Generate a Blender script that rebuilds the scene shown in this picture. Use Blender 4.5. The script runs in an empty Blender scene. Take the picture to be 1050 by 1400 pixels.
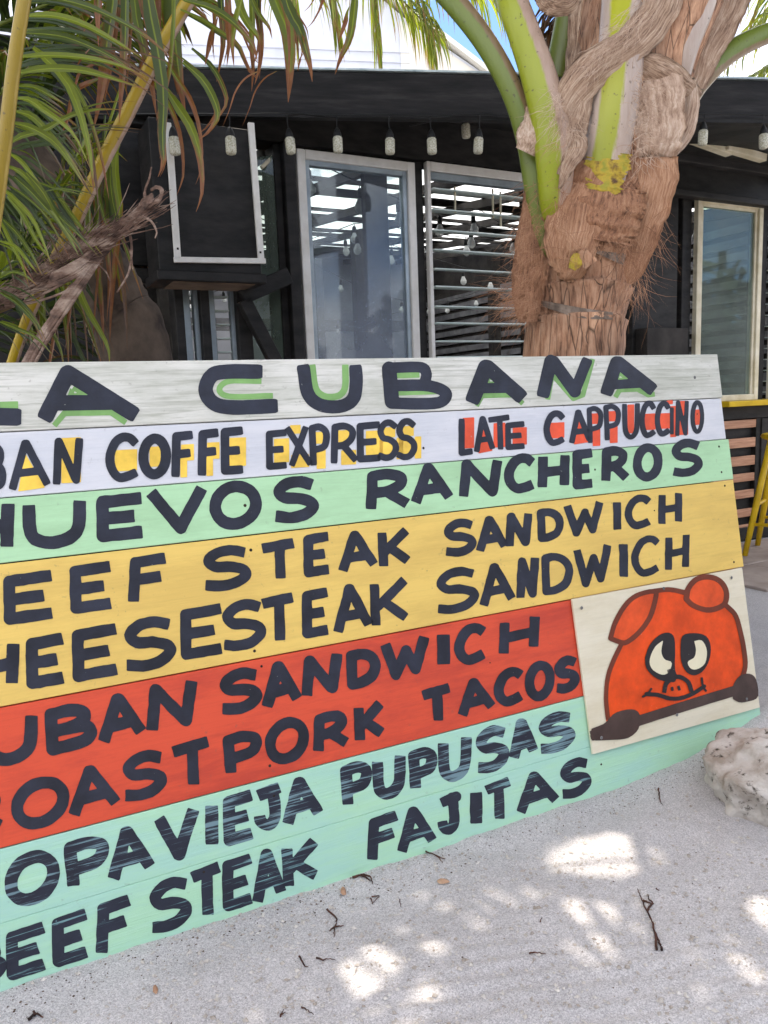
import bpy, bmesh, math, random
import numpy as np
from mathutils import Vector, Matrix, noise as mnoise
from mathutils.geometry import tessellate_polygon

random.seed(7); np.random.seed(7)
SC = bpy.context.scene
COL = SC.collection

# ------------------------------------------------------------------ camera
F = 1050.0; HC = 1.08
_p = math.radians(8.3); _r = math.radians(2.2)
FW = np.array([0, math.cos(_p), -math.sin(_p)])
_R0 = np.array([1.0, 0, 0]); _U0 = np.cross(_R0, FW)
RT = _R0*math.cos(_r) - _U0*math.sin(_r); UP = np.cross(RT, FW)
CAM = np.array([0, 0, HC])
cd = bpy.data.cameras.new('camera'); cam = bpy.data.objects.new('camera', cd); COL.objects.link(cam)
cd.sensor_fit = 'VERTICAL'; cd.sensor_height = 36.0; cd.lens = F/1400*36.0
cd.clip_start = 0.02; cd.clip_end = 2000
M = Matrix(((RT[0], UP[0], -FW[0], 0), (RT[1], UP[1], -FW[1], 0), (RT[2], UP[2], -FW[2], HC), (0, 0, 0, 1)))
cam.matrix_world = M
SC.camera = cam

# ------------------------------------------------------------------ light
SUN_EL, SUN_AZ = math.radians(75), math.radians(-22)      # azimuth measured from +Y towards +X
SDIR = np.array([math.sin(SUN_AZ)*math.cos(SUN_EL), math.cos(SUN_AZ)*math.cos(SUN_EL), math.sin(SUN_EL)])
sd = bpy.data.lights.new('sun', 'SUN'); sd.energy = 2.3; sd.angle = math.radians(0.53); sd.color = (1.0, 0.90, 0.76)
so = bpy.data.objects.new('sun', sd); COL.objects.link(so)
so.rotation_euler = Vector(SDIR).to_track_quat('Z', 'Y').to_euler(); so.location = (0, 0, 20)
W = bpy.data.worlds.new('World'); SC.world = W; W.use_nodes = True
nt = W.node_tree; nt.nodes.clear()
wo = nt.nodes.new('ShaderNodeOutputWorld'); bg = nt.nodes.new('ShaderNodeBackground')
sky = nt.nodes.new('ShaderNodeTexSky'); sky.sky_type = 'NISHITA'; sky.sun_disc = False
sky.air_density = 0.6; sky.dust_density = 0.1; sky.ozone_density = 4.0; sky.sun_elevation = SUN_EL; sky.sun_rotation = SUN_AZ
tc = nt.nodes.new('ShaderNodeTexCoord'); nz = nt.nodes.new('ShaderNodeTexNoise'); nz.inputs['Scale'].default_value = 2.2
nz.inputs['Detail'].default_value = 7; nz.inputs['Roughness'].default_value = 0.55
mp = nt.nodes.new('ShaderNodeMapping'); mp.inputs['Scale'].default_value = (1, 1, 2.2); mp.inputs['Location'].default_value = (3.1, 5.0, 0.7)
cr = nt.nodes.new('ShaderNodeValToRGB'); cr.color_ramp.elements[0].position = 0.42; cr.color_ramp.elements[1].position = 0.58
mx = nt.nodes.new('ShaderNodeMixRGB'); mx.inputs[2].default_value = (9.0, 8.7, 8.4, 1)
nt.links.new(tc.outputs['Generated'], mp.inputs[0]); nt.links.new(mp.outputs[0], nz.inputs['Vector'])
nt.links.new(nz.outputs['Fac'], cr.inputs[0]); nt.links.new(cr.outputs[0], mx.inputs[0])
nt.links.new(sky.outputs[0], mx.inputs[1]); nt.links.new(mx.outputs[0], bg.inputs[0])
bg.inputs[1].default_value = 0.14; nt.links.new(bg.outputs[0], wo.inputs[0])
SC.view_settings.view_transform = 'Standard'; SC.view_settings.look = 'None'
SC.view_settings.exposure = 1.62; SC.view_settings.gamma = 1.0
SC.view_settings.use_curve_mapping = False
SC.render.engine = 'CYCLES'
SC.cycles.max_bounces = 10; SC.cycles.transparent_max_bounces = 24
SC.cycles.sample_clamp_indirect = 6

# ------------------------------------------------------------------ view helpers (used to read places off the photograph)
def ray(x, y):
    d = FW*F + RT*(x-525) + UP*(700-y); return d/np.linalg.norm(d)
def on_plane(x, y, P, n):
    d = ray(x, y); t = ((P-CAM) @ n)/(d @ n); return CAM + d*t
def on_depth(x, y, Y):
    d = ray(x, y); return CAM + d*(Y/d[1])
def on_ground(x, y, z=0.0):
    d = ray(x, y); return CAM + d*((z-HC)/d[2])
def catmull(pts, n):
    P = np.array(pts, float)
    if len(P) == 2: 
        t = np.linspace(0, 1, n)[:, None]; return P[0]*(1-t)+P[1]*t
    Q = np.vstack([2*P[0]-P[1], P, 2*P[-1]-P[-2]]); out = []
    for u in np.linspace(0, len(P)-1, n):
        i = min(int(u), len(P)-2); t = u-i; a, b, c, d = Q[i:i+4]
        out.append(0.5*((2*b)+(-a+c)*t+(2*a-5*b+4*c-d)*t*t+(-a+3*b-3*c+d)*t**3))
    return np.array(out)
def nrm(v): v = np.asarray(v, float); return v/max(1e-9, np.linalg.norm(v))

# value noise (numpy)
_T = np.random.rand(256, 256)
def vnoise(x, y):
    xi = np.floor(x).astype(int); yi = np.floor(y).astype(int); fx = x-xi; fy = y-yi
    fx = fx*fx*(3-2*fx); fy = fy*fy*(3-2*fy); g = lambda a, b: _T[a % 256, b % 256]
    return (g(xi, yi)*(1-fx)+g(xi+1, yi)*fx)*(1-fy)+(g(xi, yi+1)*(1-fx)+g(xi+1, yi+1)*fx)*fy
def fbm(x, y, o=4):
    s = 0; a = 1.0; t = 0
    for i in range(o): s = s+a*(vnoise(x*2**i+17*i, y*2**i+31*i)-0.5); t += a; a *= 0.5
    return s/t

# ------------------------------------------------------------------ materials
def new_mat(name):
    m = bpy.data.materials.new(name); m.use_nodes = True; t = m.node_tree
    b = t.nodes['Principled BSDF']; return m, t, b
def nd(t, typ, **kw):
    n = t.nodes.new(typ)
    for k, v in kw.items():
        if k in n.inputs.keys(): n.inputs[k].default_value = v
        else: setattr(n, k, v)
    return n
def c4(c): return (c[0], c[1], c[2], 1)
def srgb(r, g, b, k=1.0):
    f = lambda v: ((v/255+0.055)/1.055)**2.4 if v > 10 else v/255/12.92
    return (f(r)*k, f(g)*k, f(b)*k)
def noisy(name, cols, scale=8, stretch=(1, 1, 1), rough=0.7, bump=0.0, bscale=None, rot=(0, 0, 0), lo=0.35, hi=0.65, spec=0.3,
          detail=6, metal=0.0, bstretch=None):
    m, t, b = new_mat(name)
    tc = nd(t, 'ShaderNodeTexCoord'); mp = nd(t, 'ShaderNodeMapping'); mp.inputs['Scale'].default_value = stretch; mp.inputs['Rotation'].default_value = rot
    t.links.new(tc.outputs['Object'], mp.inputs[0])
    n1 = nd(t, 'ShaderNodeTexNoise', Scale=scale, Detail=detail, Roughness=0.6); t.links.new(mp.outputs[0], n1.inputs['Vector'])
    r = nd(t, 'ShaderNodeValToRGB'); e = r.color_ramp.elements
    e[0].position = lo; e[0].color = c4(cols[0]); e[1].position = hi; e[1].color = c4(cols[-1])
    for i, c in enumerate(cols[1:-1]):
        k = e.new(lo+(hi-lo)*(i+1)/(len(cols)-1)); k.color = c4(c)
    t.links.new(n1.outputs['Fac'], r.inputs[0]); t.links.new(r.outputs[0], b.inputs['Base Color'])
    b.inputs['Roughness'].default_value = rough; b.inputs['Specular IOR Level'].default_value = spec; b.inputs['Metallic'].default_value = metal
    if bump:
        n2 = nd(t, 'ShaderNodeTexNoise', Scale=bscale or scale*4, Detail=5, Roughness=0.65)
        if bstretch:
            mp2 = nd(t, 'ShaderNodeMapping'); mp2.inputs['Scale'].default_value = bstretch; mp2.inputs['Rotation'].default_value = rot
            t.links.new(tc.outputs['Object'], mp2.inputs[0]); t.links.new(mp2.outputs[0], n2.inputs['Vector'])
        else: t.links.new(mp.outputs[0], n2.inputs['Vector'])
        bp = nd(t, 'ShaderNodeBump', Strength=1.0, Distance=bump); t.links.new(n2.outputs['Fac'], bp.inputs['Height'])
        t.links.new(bp.outputs[0], b.inputs['Normal'])
    return m

# ------------------------------------------------------------------ mesh builder
class MB:
    def __init__(s): s.v = []; s.f = []; s.a = []
    def add(s, vs, fs, attr=None):
        o = len(s.v); s.v += [tuple(float(c) for c in p) for p in vs]; s.f += [tuple(i+o for i in f) for f in fs]
        s.a += list(attr) if attr is not None else [(0, 0, 0, 1)]*len(vs)
    def box(s, o, ex, ey, ez, x0, x1, y0, y1, z0, z1, bev=0.0):
        o, ex, ey, ez = [np.asarray(q, float) for q in (o, ex, ey, ez)]
        if not bev:
            vs = [o+ex*x+ey*y+ez*z for z in (z0, z1) for y in (y0, y1) for x in (x0, x1)]
            s.add(vs, [(0, 2, 3, 1), (4, 5, 7, 6), (0, 1, 5, 4), (2, 6, 7, 3), (0, 4, 6, 2), (1, 3, 7, 5)]); return
        bm = bmesh.new(); bmesh.ops.create_cube(bm, size=1)
        for v in bm.verts:
            v.co = (x0 if v.co.x < 0 else x1, y0 if v.co.y < 0 else y1, z0 if v.co.z < 0 else z1)
        bmesh.ops.bevel(bm, geom=bm.edges[:], offset=bev, segments=1, affect='EDGES')
        bm.verts.index_update()
        s.add([o+ex*v.co.x+ey*v.co.y+ez*v.co.z for v in bm.verts], [[v.index for v in f.verts] for f in bm.faces]); bm.free()
    def tube(s, pts, rad, n=10, flat=1.0, ref=None, cap=True, attr=None):
        P = np.array(pts, float); K = len(P); rad = np.broadcast_to(np.array(rad, float), (K,)) if np.ndim(rad) < 1 or len(np.atleast_1d(rad)) == 1 else np.array(rad, float)
        vs = []; at = []
        ref = nrm(ref) if ref is not None else np.array([0.1, 1.0, 0.05])
        for i in range(K):
            t = nrm(P[min(i+1, K-1)]-P[max(i-1, 0)])
            e1 = np.cross(t, ref)
            if np.linalg.norm(e1) < 1e-3: e1 = np.cross(t, [1, 0, 0])
            e1 = nrm(e1); e2 = nrm(np.cross(e1, t))
            for k in range(n):
                a = 2*math.pi*k/n; vs.append(P[i]+rad[i]*(math.cos(a)*e1+math.sin(a)*e2*flat))
                at.append((i/(K-1), 0.5+0.5*math.cos(a), 0, 1) if attr is None else attr)
        fs = [(i*n+k, i*n+(k+1) % n, (i+1)*n+(k+1) % n, (i+1)*n+k) for i in range(K-1) for k in range(n)]
        if cap: fs += [tuple(range(n))[::-1], tuple((K-1)*n+k for k in range(n))]
        s.add(vs, fs, at)
    def build(s, name, mat, parent=None, smooth=False, label=None, cat=None, group=None, kind=None, attr=False):
        me = bpy.data.meshes.new(name); me.from_pydata(s.v, [], s.f)
        if smooth: me.polygons.foreach_set('use_smooth', [True]*len(me.polygons))
        if mat: me.materials.append(mat)
        if attr:
            ca = me.color_attributes.new('lf', 'FLOAT_COLOR', 'POINT'); ca.data.foreach_set('color', np.array(s.a, float).ravel())
        me.update()
        return link(name, me, parent, label, cat, group, kind)
def link(name, me, parent=None, label=None, cat=None, group=None, kind=None, loc=None):
    o = bpy.data.objects.new(name, me); COL.objects.link(o)
    if parent is not None:
        o.parent = parent
        if parent.type == 'EMPTY': o.matrix_parent_inverse = Matrix.Translation(-Vector(parent.location))
    if loc is not None: o.location = loc
    tag(o, label, cat, group, kind); return o
def tag(o, label=None, cat=None, group=None, kind=None):
    if label: o['label'] = label
    if cat: o['category'] = cat
    if group: o['group'] = group
    if kind: o['kind'] = kind
def thing(name, loc, label, cat, group=None):
    o = bpy.data.objects.new(name, None); COL.objects.link(o); o.location = tuple(float(c) for c in loc); o.empty_display_size = 0.1
    tag(o, label, cat, group); return o
Z3 = np.array([0, 0, 1.0])
# ------------------------------------------------------------------ ground
m, t, b = new_mat('coral_sand')
tc = nd(t, 'ShaderNodeTexCoord')
g1 = nd(t, 'ShaderNodeTexNoise', Scale=3.0, Detail=6, Roughness=0.6); g2 = nd(t, 'ShaderNodeTexVoronoi', Scale=480.0)
g3 = nd(t, 'ShaderNodeTexNoise', Scale=150.0, Detail=4, Roughness=0.7)
for g in (g1, g2, g3): t.links.new(tc.outputs['Object'], g.inputs['Vector'])
r1 = nd(t, 'ShaderNodeValToRGB'); r1.color_ramp.elements[0].position = 0.3; r1.color_ramp.elements[0].color = (0.475, 0.46, 0.47, 1)
r1.color_ramp.elements[1].position = 0.72; r1.color_ramp.elements[1].color = (0.59, 0.57, 0.58, 1)
t.links.new(g1.outputs['Fac'], r1.inputs[0])
r2 = nd(t, 'ShaderNodeValToRGB'); r2.color_ramp.elements[0].position = 0.0; r2.color_ramp.elements[0].color = (0.50, 0.50, 0.50, 1)
r2.color_ramp.elements[1].position = 1.0; r2.color_ramp.elements[1].color = (1.42, 1.41, 1.40, 1)
sepc = nd(t, 'ShaderNodeSeparateColor'); t.links.new(g2.outputs['Color'], sepc.inputs[0]); t.links.new(sepc.outputs[0], r2.inputs[0])
mm = nd(t, 'ShaderNodeMixRGB', blend_type='MULTIPLY'); mm.inputs[0].default_value = 0.6
t.links.new(r1.outputs[0], mm.inputs[1]); t.links.new(r2.outputs[0], mm.inputs[2]); t.links.new(mm.outputs[0], b.inputs['Base Color'])
ad = nd(t, 'ShaderNodeMath', operation='ADD'); t.links.new(g3.outputs['Fac'], ad.inputs[0]); t.links.new(sepc.outputs[1], ad.inputs[1])
bp = nd(t, 'ShaderNodeBump', Strength=1.0, Distance=0.0026); t.links.new(ad.outputs[0], bp.inputs['Height']); t.links.new(bp.outputs[0], b.inputs['Normal'])
b.inputs['Roughness'].default_value = 0.85; b.inputs['Specular IOR Level'].default_value = 0.25
M_SAND = m

BO = np.array([-0.7556, 1.3001, 0.0])                    # foot of the menu board
BT = nrm([0.8960, 0.4440, 0]); BA = np.array([-BT[1], BT[0], 0])
LEAN = math.radians(10)
BU = Z3*math.cos(LEAN)+BA*math.sin(LEAN); BN = np.cross(BT, BU); BN = BN if BN[1] < 0 else -BN
def bpt(px, py, off=0.0): return on_plane(px, py, BO+BN*off, BN)
def bsu(px, py):
    q = bpt(px, py)-BO; return float(q @ BT), float(q @ BU)

def gheight(x, y):
    x = np.asarray(x, float); y = np.asarray(y, float)
    near = np.exp(-((x*x+(y-1.5)**2)/9.0)**2)
    h = 0.022*fbm(x*2.3+5, y*2.3+9, 4)+0.016*fbm(x*9, y*9, 4)*near+0.004*fbm(x*45, y*45, 3)*near
    s = (x-BO[0])*BT[0]+(y-BO[1])*BT[1]; a = (x-BO[0])*BA[0]+(y-BO[1])*BA[1]
    h = h+0.085*np.exp(-((s-2.22)/0.30)**2)*np.exp(-((a+0.02)/0.20)**2)          # drift against the board's end
    h = h+0.010*np.exp(-((a+0.02)/0.035)**2)*(0.6+fbm(x*9+3, y*9, 3))            # sand pressed along its foot
    # raked arcs lower right
    m_ = np.exp(-(((x-0.35)/0.38)**2+((y-1.22)/0.22)**2))
    ph = (y-0.30*x+0.10*np.sin(2.2*x))*2*math.pi/0.042+3*fbm(x*4, y*4, 2)
    h = h+0.0065*np.sin(ph)*m_*(0.6+1.2*fbm(x*6+40, y*6, 2))
    h = h*np.clip((6.5-y)/2.0, 0, 1)
    return h
def axis_pts(lo, hi, fine, a, b):
    pts = list(np.arange(a, b, fine)); st = fine; p = a
    while p > lo: st *= 1.16; p -= st; pts.insert(0, p)
    st = fine; p = pts[-1]
    while p < hi: st *= 1.16; p += st; pts.append(p)
    return np.array(pts)
gx = axis_pts(-600, 600, 0.0085, -1.0, 1.35); gy = axis_pts(-600, 900, 0.0085, 0.95, 2.75)
GX, GY = np.meshgrid(gx, gy); GZ = gheight(GX, GY)
nx, ny = len(gx), len(gy)
idx = np.arange(nx*ny).reshape(ny, nx)
fc = np.stack([idx[:-1, :-1], idx[:-1, 1:], idx[1:, 1:], idx[1:, :-1]], -1).reshape(-1, 4)
me = bpy.data.meshes.new('sand'); me.from_pydata(np.stack([GX, GY, GZ], -1).reshape(-1, 3).tolist(), [], fc.tolist())
me.polygons.foreach_set('use_smooth', [True]*len(me.polygons)); me.materials.append(M_SAND); me.update()
link('sand_ground', me, kind='structure')

# grains, coral crumbs
M_CRUMB = noisy('coral_crumb', [srgb(150, 140, 130), srgb(205, 200, 195)], scale=25, rough=0.8)
M_DEBRIS = noisy('dark_debris', [srgb(48, 38, 32), srgb(105, 85, 68)], scale=30, rough=0.9)
def crumbs(name, n, mat, r0, r1, flat, regs, label):
    mb = MB(); rng = np.random.RandomState(3+n)
    O = np.array([(1, 0, 0), (-1, 0, 0), (0, 1, 0), (0, -1, 0), (0, 0, 1), (0, 0, -1)], float)
    Fo = [(0, 2, 4), (2, 1, 4), (1, 3, 4), (3, 0, 4), (2, 0, 5), (1, 2, 5), (3, 1, 5), (0, 3, 5)]
    for i in range(n):
        reg = regs[rng.randint(len(regs))]
        x = rng.uniform(reg[0], reg[1]); y = rng.uniform(reg[2], reg[3])
        if (x-BO[0])*BA[0]+(y-BO[1])*BA[1] > 0.0 and (x-BO[0])*BT[0]+(y-BO[1])*BT[1] < 2.2: continue
        r = r0+(r1-r0)*rng.rand()**3; z = float(gheight(x, y))
        V = O*(rng.uniform(0.6, 1.3, (6, 1)))*[1, rng.uniform(0.4, 1), flat]; a = rng.rand()*6.28
        Rm = np.array([[math.cos(a), -math.sin(a), 0], [math.sin(a), math.cos(a), 0], [0, 0, 1]])
        mb.add((V*r) @ Rm.T+[x, y, z+r*flat*0.3], Fo)
    return mb.build(name, mat, label=label, kind='stuff')
REG = [(-1.0, 1.3, 0.95, 2.3), (-0.5, 0.9, 1.0, 1.7)]
crumbs('coral_crumbs', 11000, M_CRUMB, 0.0010, 0.0070, 0.6, REG, 'pale coral and shell crumbs strewn over the sand')
foot = [(BO[0]+BT[0]*s-0.03, BO[0]+BT[0]*s+0.06, BO[1]+BT[1]*s-0.09, BO[1]+BT[1]*s+0.01) for s in np.linspace(0, 1.9, 30)]
crumbs('leaf_crumbs', 1700, M_DEBRIS, 0.0008, 0.0034, 0.4, REG*6+foot*2, 'dark crumbs of leaf and bark on the sand')

# twigs
M_TWIG = noisy('twig_bark', [srgb(38, 28, 26), srgb(96, 62, 50)], scale=60, rough=0.85)
def twig(strands, label, w, group='twigs lying on the sand'):
    mb = MB()
    for st in strands:
        P = [on_ground(x, y) for x, y in st]
        P = catmull([p+np.array([0, 0, float(gheight(p[0], p[1]))+0.004]) for p in P], 4*len(P))
        P[:, :2] += np.random.uniform(-0.0012, 0.0012, (len(P), 2))
        mb.tube(P, np.linspace(w, w*0.35, len(P)), n=6)
    mb.build('twig', M_TWIG, smooth=True, label=label, cat='twig', group=group)
twig([[(898, 1297), (893, 1262), (881, 1235), (876, 1222), (871, 1213)], [(905, 1297), (899, 1280), (892, 1262)], [(884, 1242), (892, 1231), (887, 1226), (886, 1219)], [(879, 1228), (893, 1232)]],
     'longest reddish forked twig lying on the sand between the sun patches', 0.0026)
twig([[(447, 1245), (460, 1258), (457, 1272), (457, 1282)], [(457, 1268), (470, 1266)], [(457, 1268), (450, 1274)]], 'bent three armed twig on the sand below the words steak and fajitas', 0.0022)
twig([[(409, 1309), (416, 1322), (421, 1323)]], 'short slanting twig on the sand at bottom left of the middle', 0.002)
twig([[(433, 1312), (442, 1315), (447, 1313), (459, 1313)]], 'short flat wavy twig beside the slanting one', 0.0018)
twig([[(508, 1227), (518, 1226), (508, 1236)], [(507, 1229), (510, 1236)]], 'tiny v shaped twig on the sand', 0.0016)
twig([[(724, 1308), (735, 1306), (747, 1309)]], 'small straight twig on the sand left of the sun patches', 0.0018)
twig([[(900, 1082), (902, 1095), (906, 1103)]], 'small upright twig on the sand close to the rock', 0.0022)
twig([[(582, 1166), (595, 1172), (606, 1180)], [(595, 1172), (608, 1176)]], 'thin twig sticking out from under the board edge', 0.002)
twig([[(482, 1204), (495, 1200), (505, 1202), (510, 1211)], [(495, 1200), (507, 1208)]], 'forked root poking out at the foot of the board', 0.003)
twig([[(383, 1390), (387, 1380)], [(383, 1388), (390, 1383)]], 'small dark twig at the bottom edge of the photo', 0.0018)
twig([[(412, 1376), (420, 1380), (428, 1385)]], 'tiny twig across a small sun patch', 0.0016)
twig([[(546, 1229), (548, 1240)]], 'tiny splinter on the sand right of the v shaped twig', 0.0014)
twig([[(738, 1262), (741, 1255)]], 'tiny splinter left of the twin sun patches', 0.0014)
twig([[(896, 1213), (901, 1216)]], 'dark speck of twig above the forked twig', 0.002)
twig([[(40, 1398), (50, 1390), (60, 1396)], [(48, 1392), (46, 1386)]], 'dark root crumb at the bottom left corner', 0.003)
# dry leaf bits
M_DRYLEAF = noisy('dry_leaf', [srgb(150, 110, 85), srgb(190, 160, 135)], scale=40, rough=0.8)
for (x, y, w, h, lb) in [(213, 1357, 9, 13, 'small tan leaf scrap on the sand at lower left'), (606, 1205, 18, 8, 'crumpled pinkish leaf scraps below the word fajitas'),
                     (470, 1221, 9, 10, 'pinkish leaf scrap by the forked root')]:
    mb = MB(); p = on_ground(x, y); V = []
    for k in range(9):
        a = k/9*6.283; q = on_ground(x+w/2*math.cos(a)*random.uniform(0.7, 1.1), y+h/2*math.sin(a)*random.uniform(0.7, 1.1)); V.append((q[0], q[1], float(gheight(q[0], q[1]))+0.003+0.003*random.random()))
    V.append((p[0], p[1], float(gheight(p[0], p[1]))+0.010)); mb.add(V, [(k, (k+1) % 9, 9) for k in range(9)])
    mb.build('leaf_scrap', M_DRYLEAF, label=lb, cat='leaf')

# ------------------------------------------------------------------ rock
m, t, b = new_mat('limestone')
tc = nd(t, 'ShaderNodeTexCoord'); n1 = nd(t, 'ShaderNodeTexNoise', Scale=9.0, Detail=8, Roughness=0.65); n2 = nd(t, 'ShaderNodeTexNoise', Scale=26.0, Detail=6, Roughness=0.7)
n3 = nd(t, 'ShaderNodeTexNoise', Scale=90.0, Detail=5, Roughness=0.7)
for n in (n1, n2, n3): t.links.new(tc.outputs['Object'], n.inputs['Vector'])
r1 = nd(t, 'ShaderNodeValToRGB'); e = r1.color_ramp.elements; e[0].position = 0.36; e[0].color = c4(srgb(150, 138, 126)); e[1].position = 0.56; e[1].color = c4(srgb(196, 190, 184))
r2 = nd(t, 'ShaderNodeValToRGB'); e = r2.color_ramp.elements; e[0].position = 0.36; e[0].color = (0.10, 0.08, 0.06, 1); e[1].position = 0.45; e[1].color = (1, 1, 1, 1)
mm = nd(t, 'ShaderNodeMixRGB', blend_type='MULTIPLY'); mm.inputs[0].default_value = 1
t.links.new(n1.outputs['Fac'], r1.inputs[0]); t.links.new(n2.outputs['Fac'], r2.inputs[0]); t.links.new(r1.outputs[0], mm.inputs[1]); t.links.new(r2.outputs[0], mm.inputs[2])
t.links.new(mm.outputs[0], b.inputs['Base Color']); b.inputs['Roughness'].default_value = 0.9
bp = nd(t, 'ShaderNodeBump', Strength=1.0, Distance=0.004); t.links.new(n3.outputs['Fac'], bp.inputs['Height']); t.links.new(bp.outputs[0], b.inputs['Normal'])
bm = bmesh.new(); bmesh.ops.create_icosphere(bm, subdivisions=6, radius=1)
RC = Vector((1.035, 1.895, 0.02))
for v in bm.verts:
    d = v.co.copy(); k = 1+0.20*mnoise.noise(d*1.3+Vector((3, 1, 2)))+0.13*mnoise.noise(d*2.7)-0.20*abs(mnoise.noise(d*2.2+Vector((2, 7, 1))))-0.05*abs(mnoise.noise(d*7))+0.02*mnoise.noise(d*13)+0.012*mnoise.noise(d*30)
    pit = mnoise.noise(d*6+Vector((9, 4, 4)));  k -= 0.10*max(0, pit-0.28)
    pp = Vector((d.x*0.20, d.y*0.20, d.z*0.175))*k
    if pp.z > 0.07: pp.z = 0.07+(pp.z-0.07)*0.75
    v.co = RC+pp
me = bpy.data.meshes.new('boulder'); bm.to_mesh(me); bm.free(); me.polygons.foreach_set('use_smooth', [True]*len(me.polygons)); me.materials.append(m)
link('boulder', me, label='pitted pale limestone rock half buried at the right end of the menu board', cat='rock')

# ------------------------------------------------------------------ menu board
def wood_paint(name, col, col2, grain=0.15, dirt=0.25, rough=0.45, gcol=None, gb=0.0006):
    m, t, b = new_mat(name)
    tc = nd(t, 'ShaderNodeTexCoord'); mp = nd(t, 'ShaderNodeMapping'); mp.inputs['Rotation'].default_value = (0, 0, -math.atan2(BT[1], BT[0]))
    t.links.new(tc.outputs['Object'], mp.inputs[0])
    mg = nd(t, 'ShaderNodeMapping'); mg.inputs['Scale'].default_value = (1.6, 30, 48); t.links.new(mp.outputs[0], mg.inputs[0])
    wv = nd(t, 'ShaderNodeTexNoise', Scale=3.2, Detail=7, Roughness=0.68, Distortion=0.6); t.links.new(mg.outputs[0], wv.inputs['Vector'])
    mb2 = nd(t, 'ShaderNodeMapping'); mb2.inputs['Scale'].default_value = (0.5, 2.5, 2.5); t.links.new(mp.outputs[0], mb2.inputs[0]); blot = nd(t, 'ShaderNodeTexNoise', Scale=5.0, Detail=8, Roughness=0.72); t.links.new(mb2.outputs[0], blot.inputs['Vector'])
    r0 = nd(t, 'ShaderNodeValToRGB'); e = r0.color_ramp.elements; e[0].position = 0.40; e[0].color = c4(col2); e[1].position = 0.58; e[1].color = c4(col)
    t.links.new(blot.outputs['Fac'], r0.inputs[0])
    rg = nd(t, 'ShaderNodeValToRGB'); e = rg.color_ramp.elements; e[0].position = 0.50; e[0].color = (0, 0, 0, 1); e[1].position = 0.72; e[1].color = (grain, grain, grain, 1)
    t.links.new(wv.outputs['Fac'], rg.inputs[0])
    m1 = nd(t, 'ShaderNodeMixRGB'); t.links.new(rg.outputs[0], m1.inputs[0]); t.links.new(r0.outputs[0], m1.inputs[1]); m1.inputs[2].default_value = c4(gcol or tuple(c*0.45 for c in col))
    # dirt specks
    sp = nd(t, 'ShaderNodeTexNoise', Scale=55.0, Detail=3, Roughness=0.7); t.links.new(tc.outputs['Object'], sp.inputs['Vector'])
    rs = nd(t, 'ShaderNodeValToRGB'); e = rs.color_ramp.elements; e[0].position = 0.65; e[0].color = (0, 0, 0, 1); e[1].position = 0.75; e[1].color = (dirt, dirt, dirt, 1)
    t.links.new(sp.outputs['Fac'], rs.inputs[0])
    m2 = nd(t, 'ShaderNodeMixRGB'); t.links.new(rs.outputs[0], m2.inputs[0]); t.links.new(m1.outputs[0], m2.inputs[1]); m2.inputs[2].default_value = (0.12, 0.10, 0.08, 1)
    t.links.new(m2.outputs[0], b.inputs['Base Color'])
    b.inputs['Roughness'].default_value = rough; b.inputs['Specular IOR Level'].default_value = 0.35
    bp = nd(t, 'ShaderNodeBump', Strength=1.0, Distance=gb); t.links.new(wv.outputs['Fac'], bp.inputs['Height']); t.links.new(bp.outputs[0], b.inputs['Normal'])
    return m
M_W1 = wood_paint('weathered_white_paint', srgb(216, 215, 208), srgb(188, 189, 178), grain=0.8, gcol=srgb(140, 142, 126), dirt=0.4)
M_W2 = wood_paint('cool_white_paint', srgb(212, 213, 219), srgb(198, 201, 209), grain=0.18)
M_GR = wood_paint('mint_green_paint', srgb(176, 218, 174), srgb(164, 204, 160), grain=0.14)
M_YE = wood_paint('ochre_yellow_paint', srgb(230, 196, 106), srgb(216, 182, 98), grain=0.16, dirt=0.4)
M_RE = wood_paint('brick_red_paint', srgb(216, 82, 54), srgb(190, 68, 50), grain=0.16, dirt=0.3)
M_AQ = wood_paint('aqua_paint', srgb(166, 211, 194), srgb(172, 217, 184), grain=0.28, gcol=srgb(190, 225, 215), gb=0.0012)
M_CREAM = wood_paint('cream_paint', srgb(226, 218, 196), srgb(216, 206, 180), grain=0.10, dirt=0.2)
M_BACK = noisy('raw_plank_back', [srgb(120, 95, 70), srgb(160, 130, 100)], scale=20, stretch=(1, 1, 8))
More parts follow.
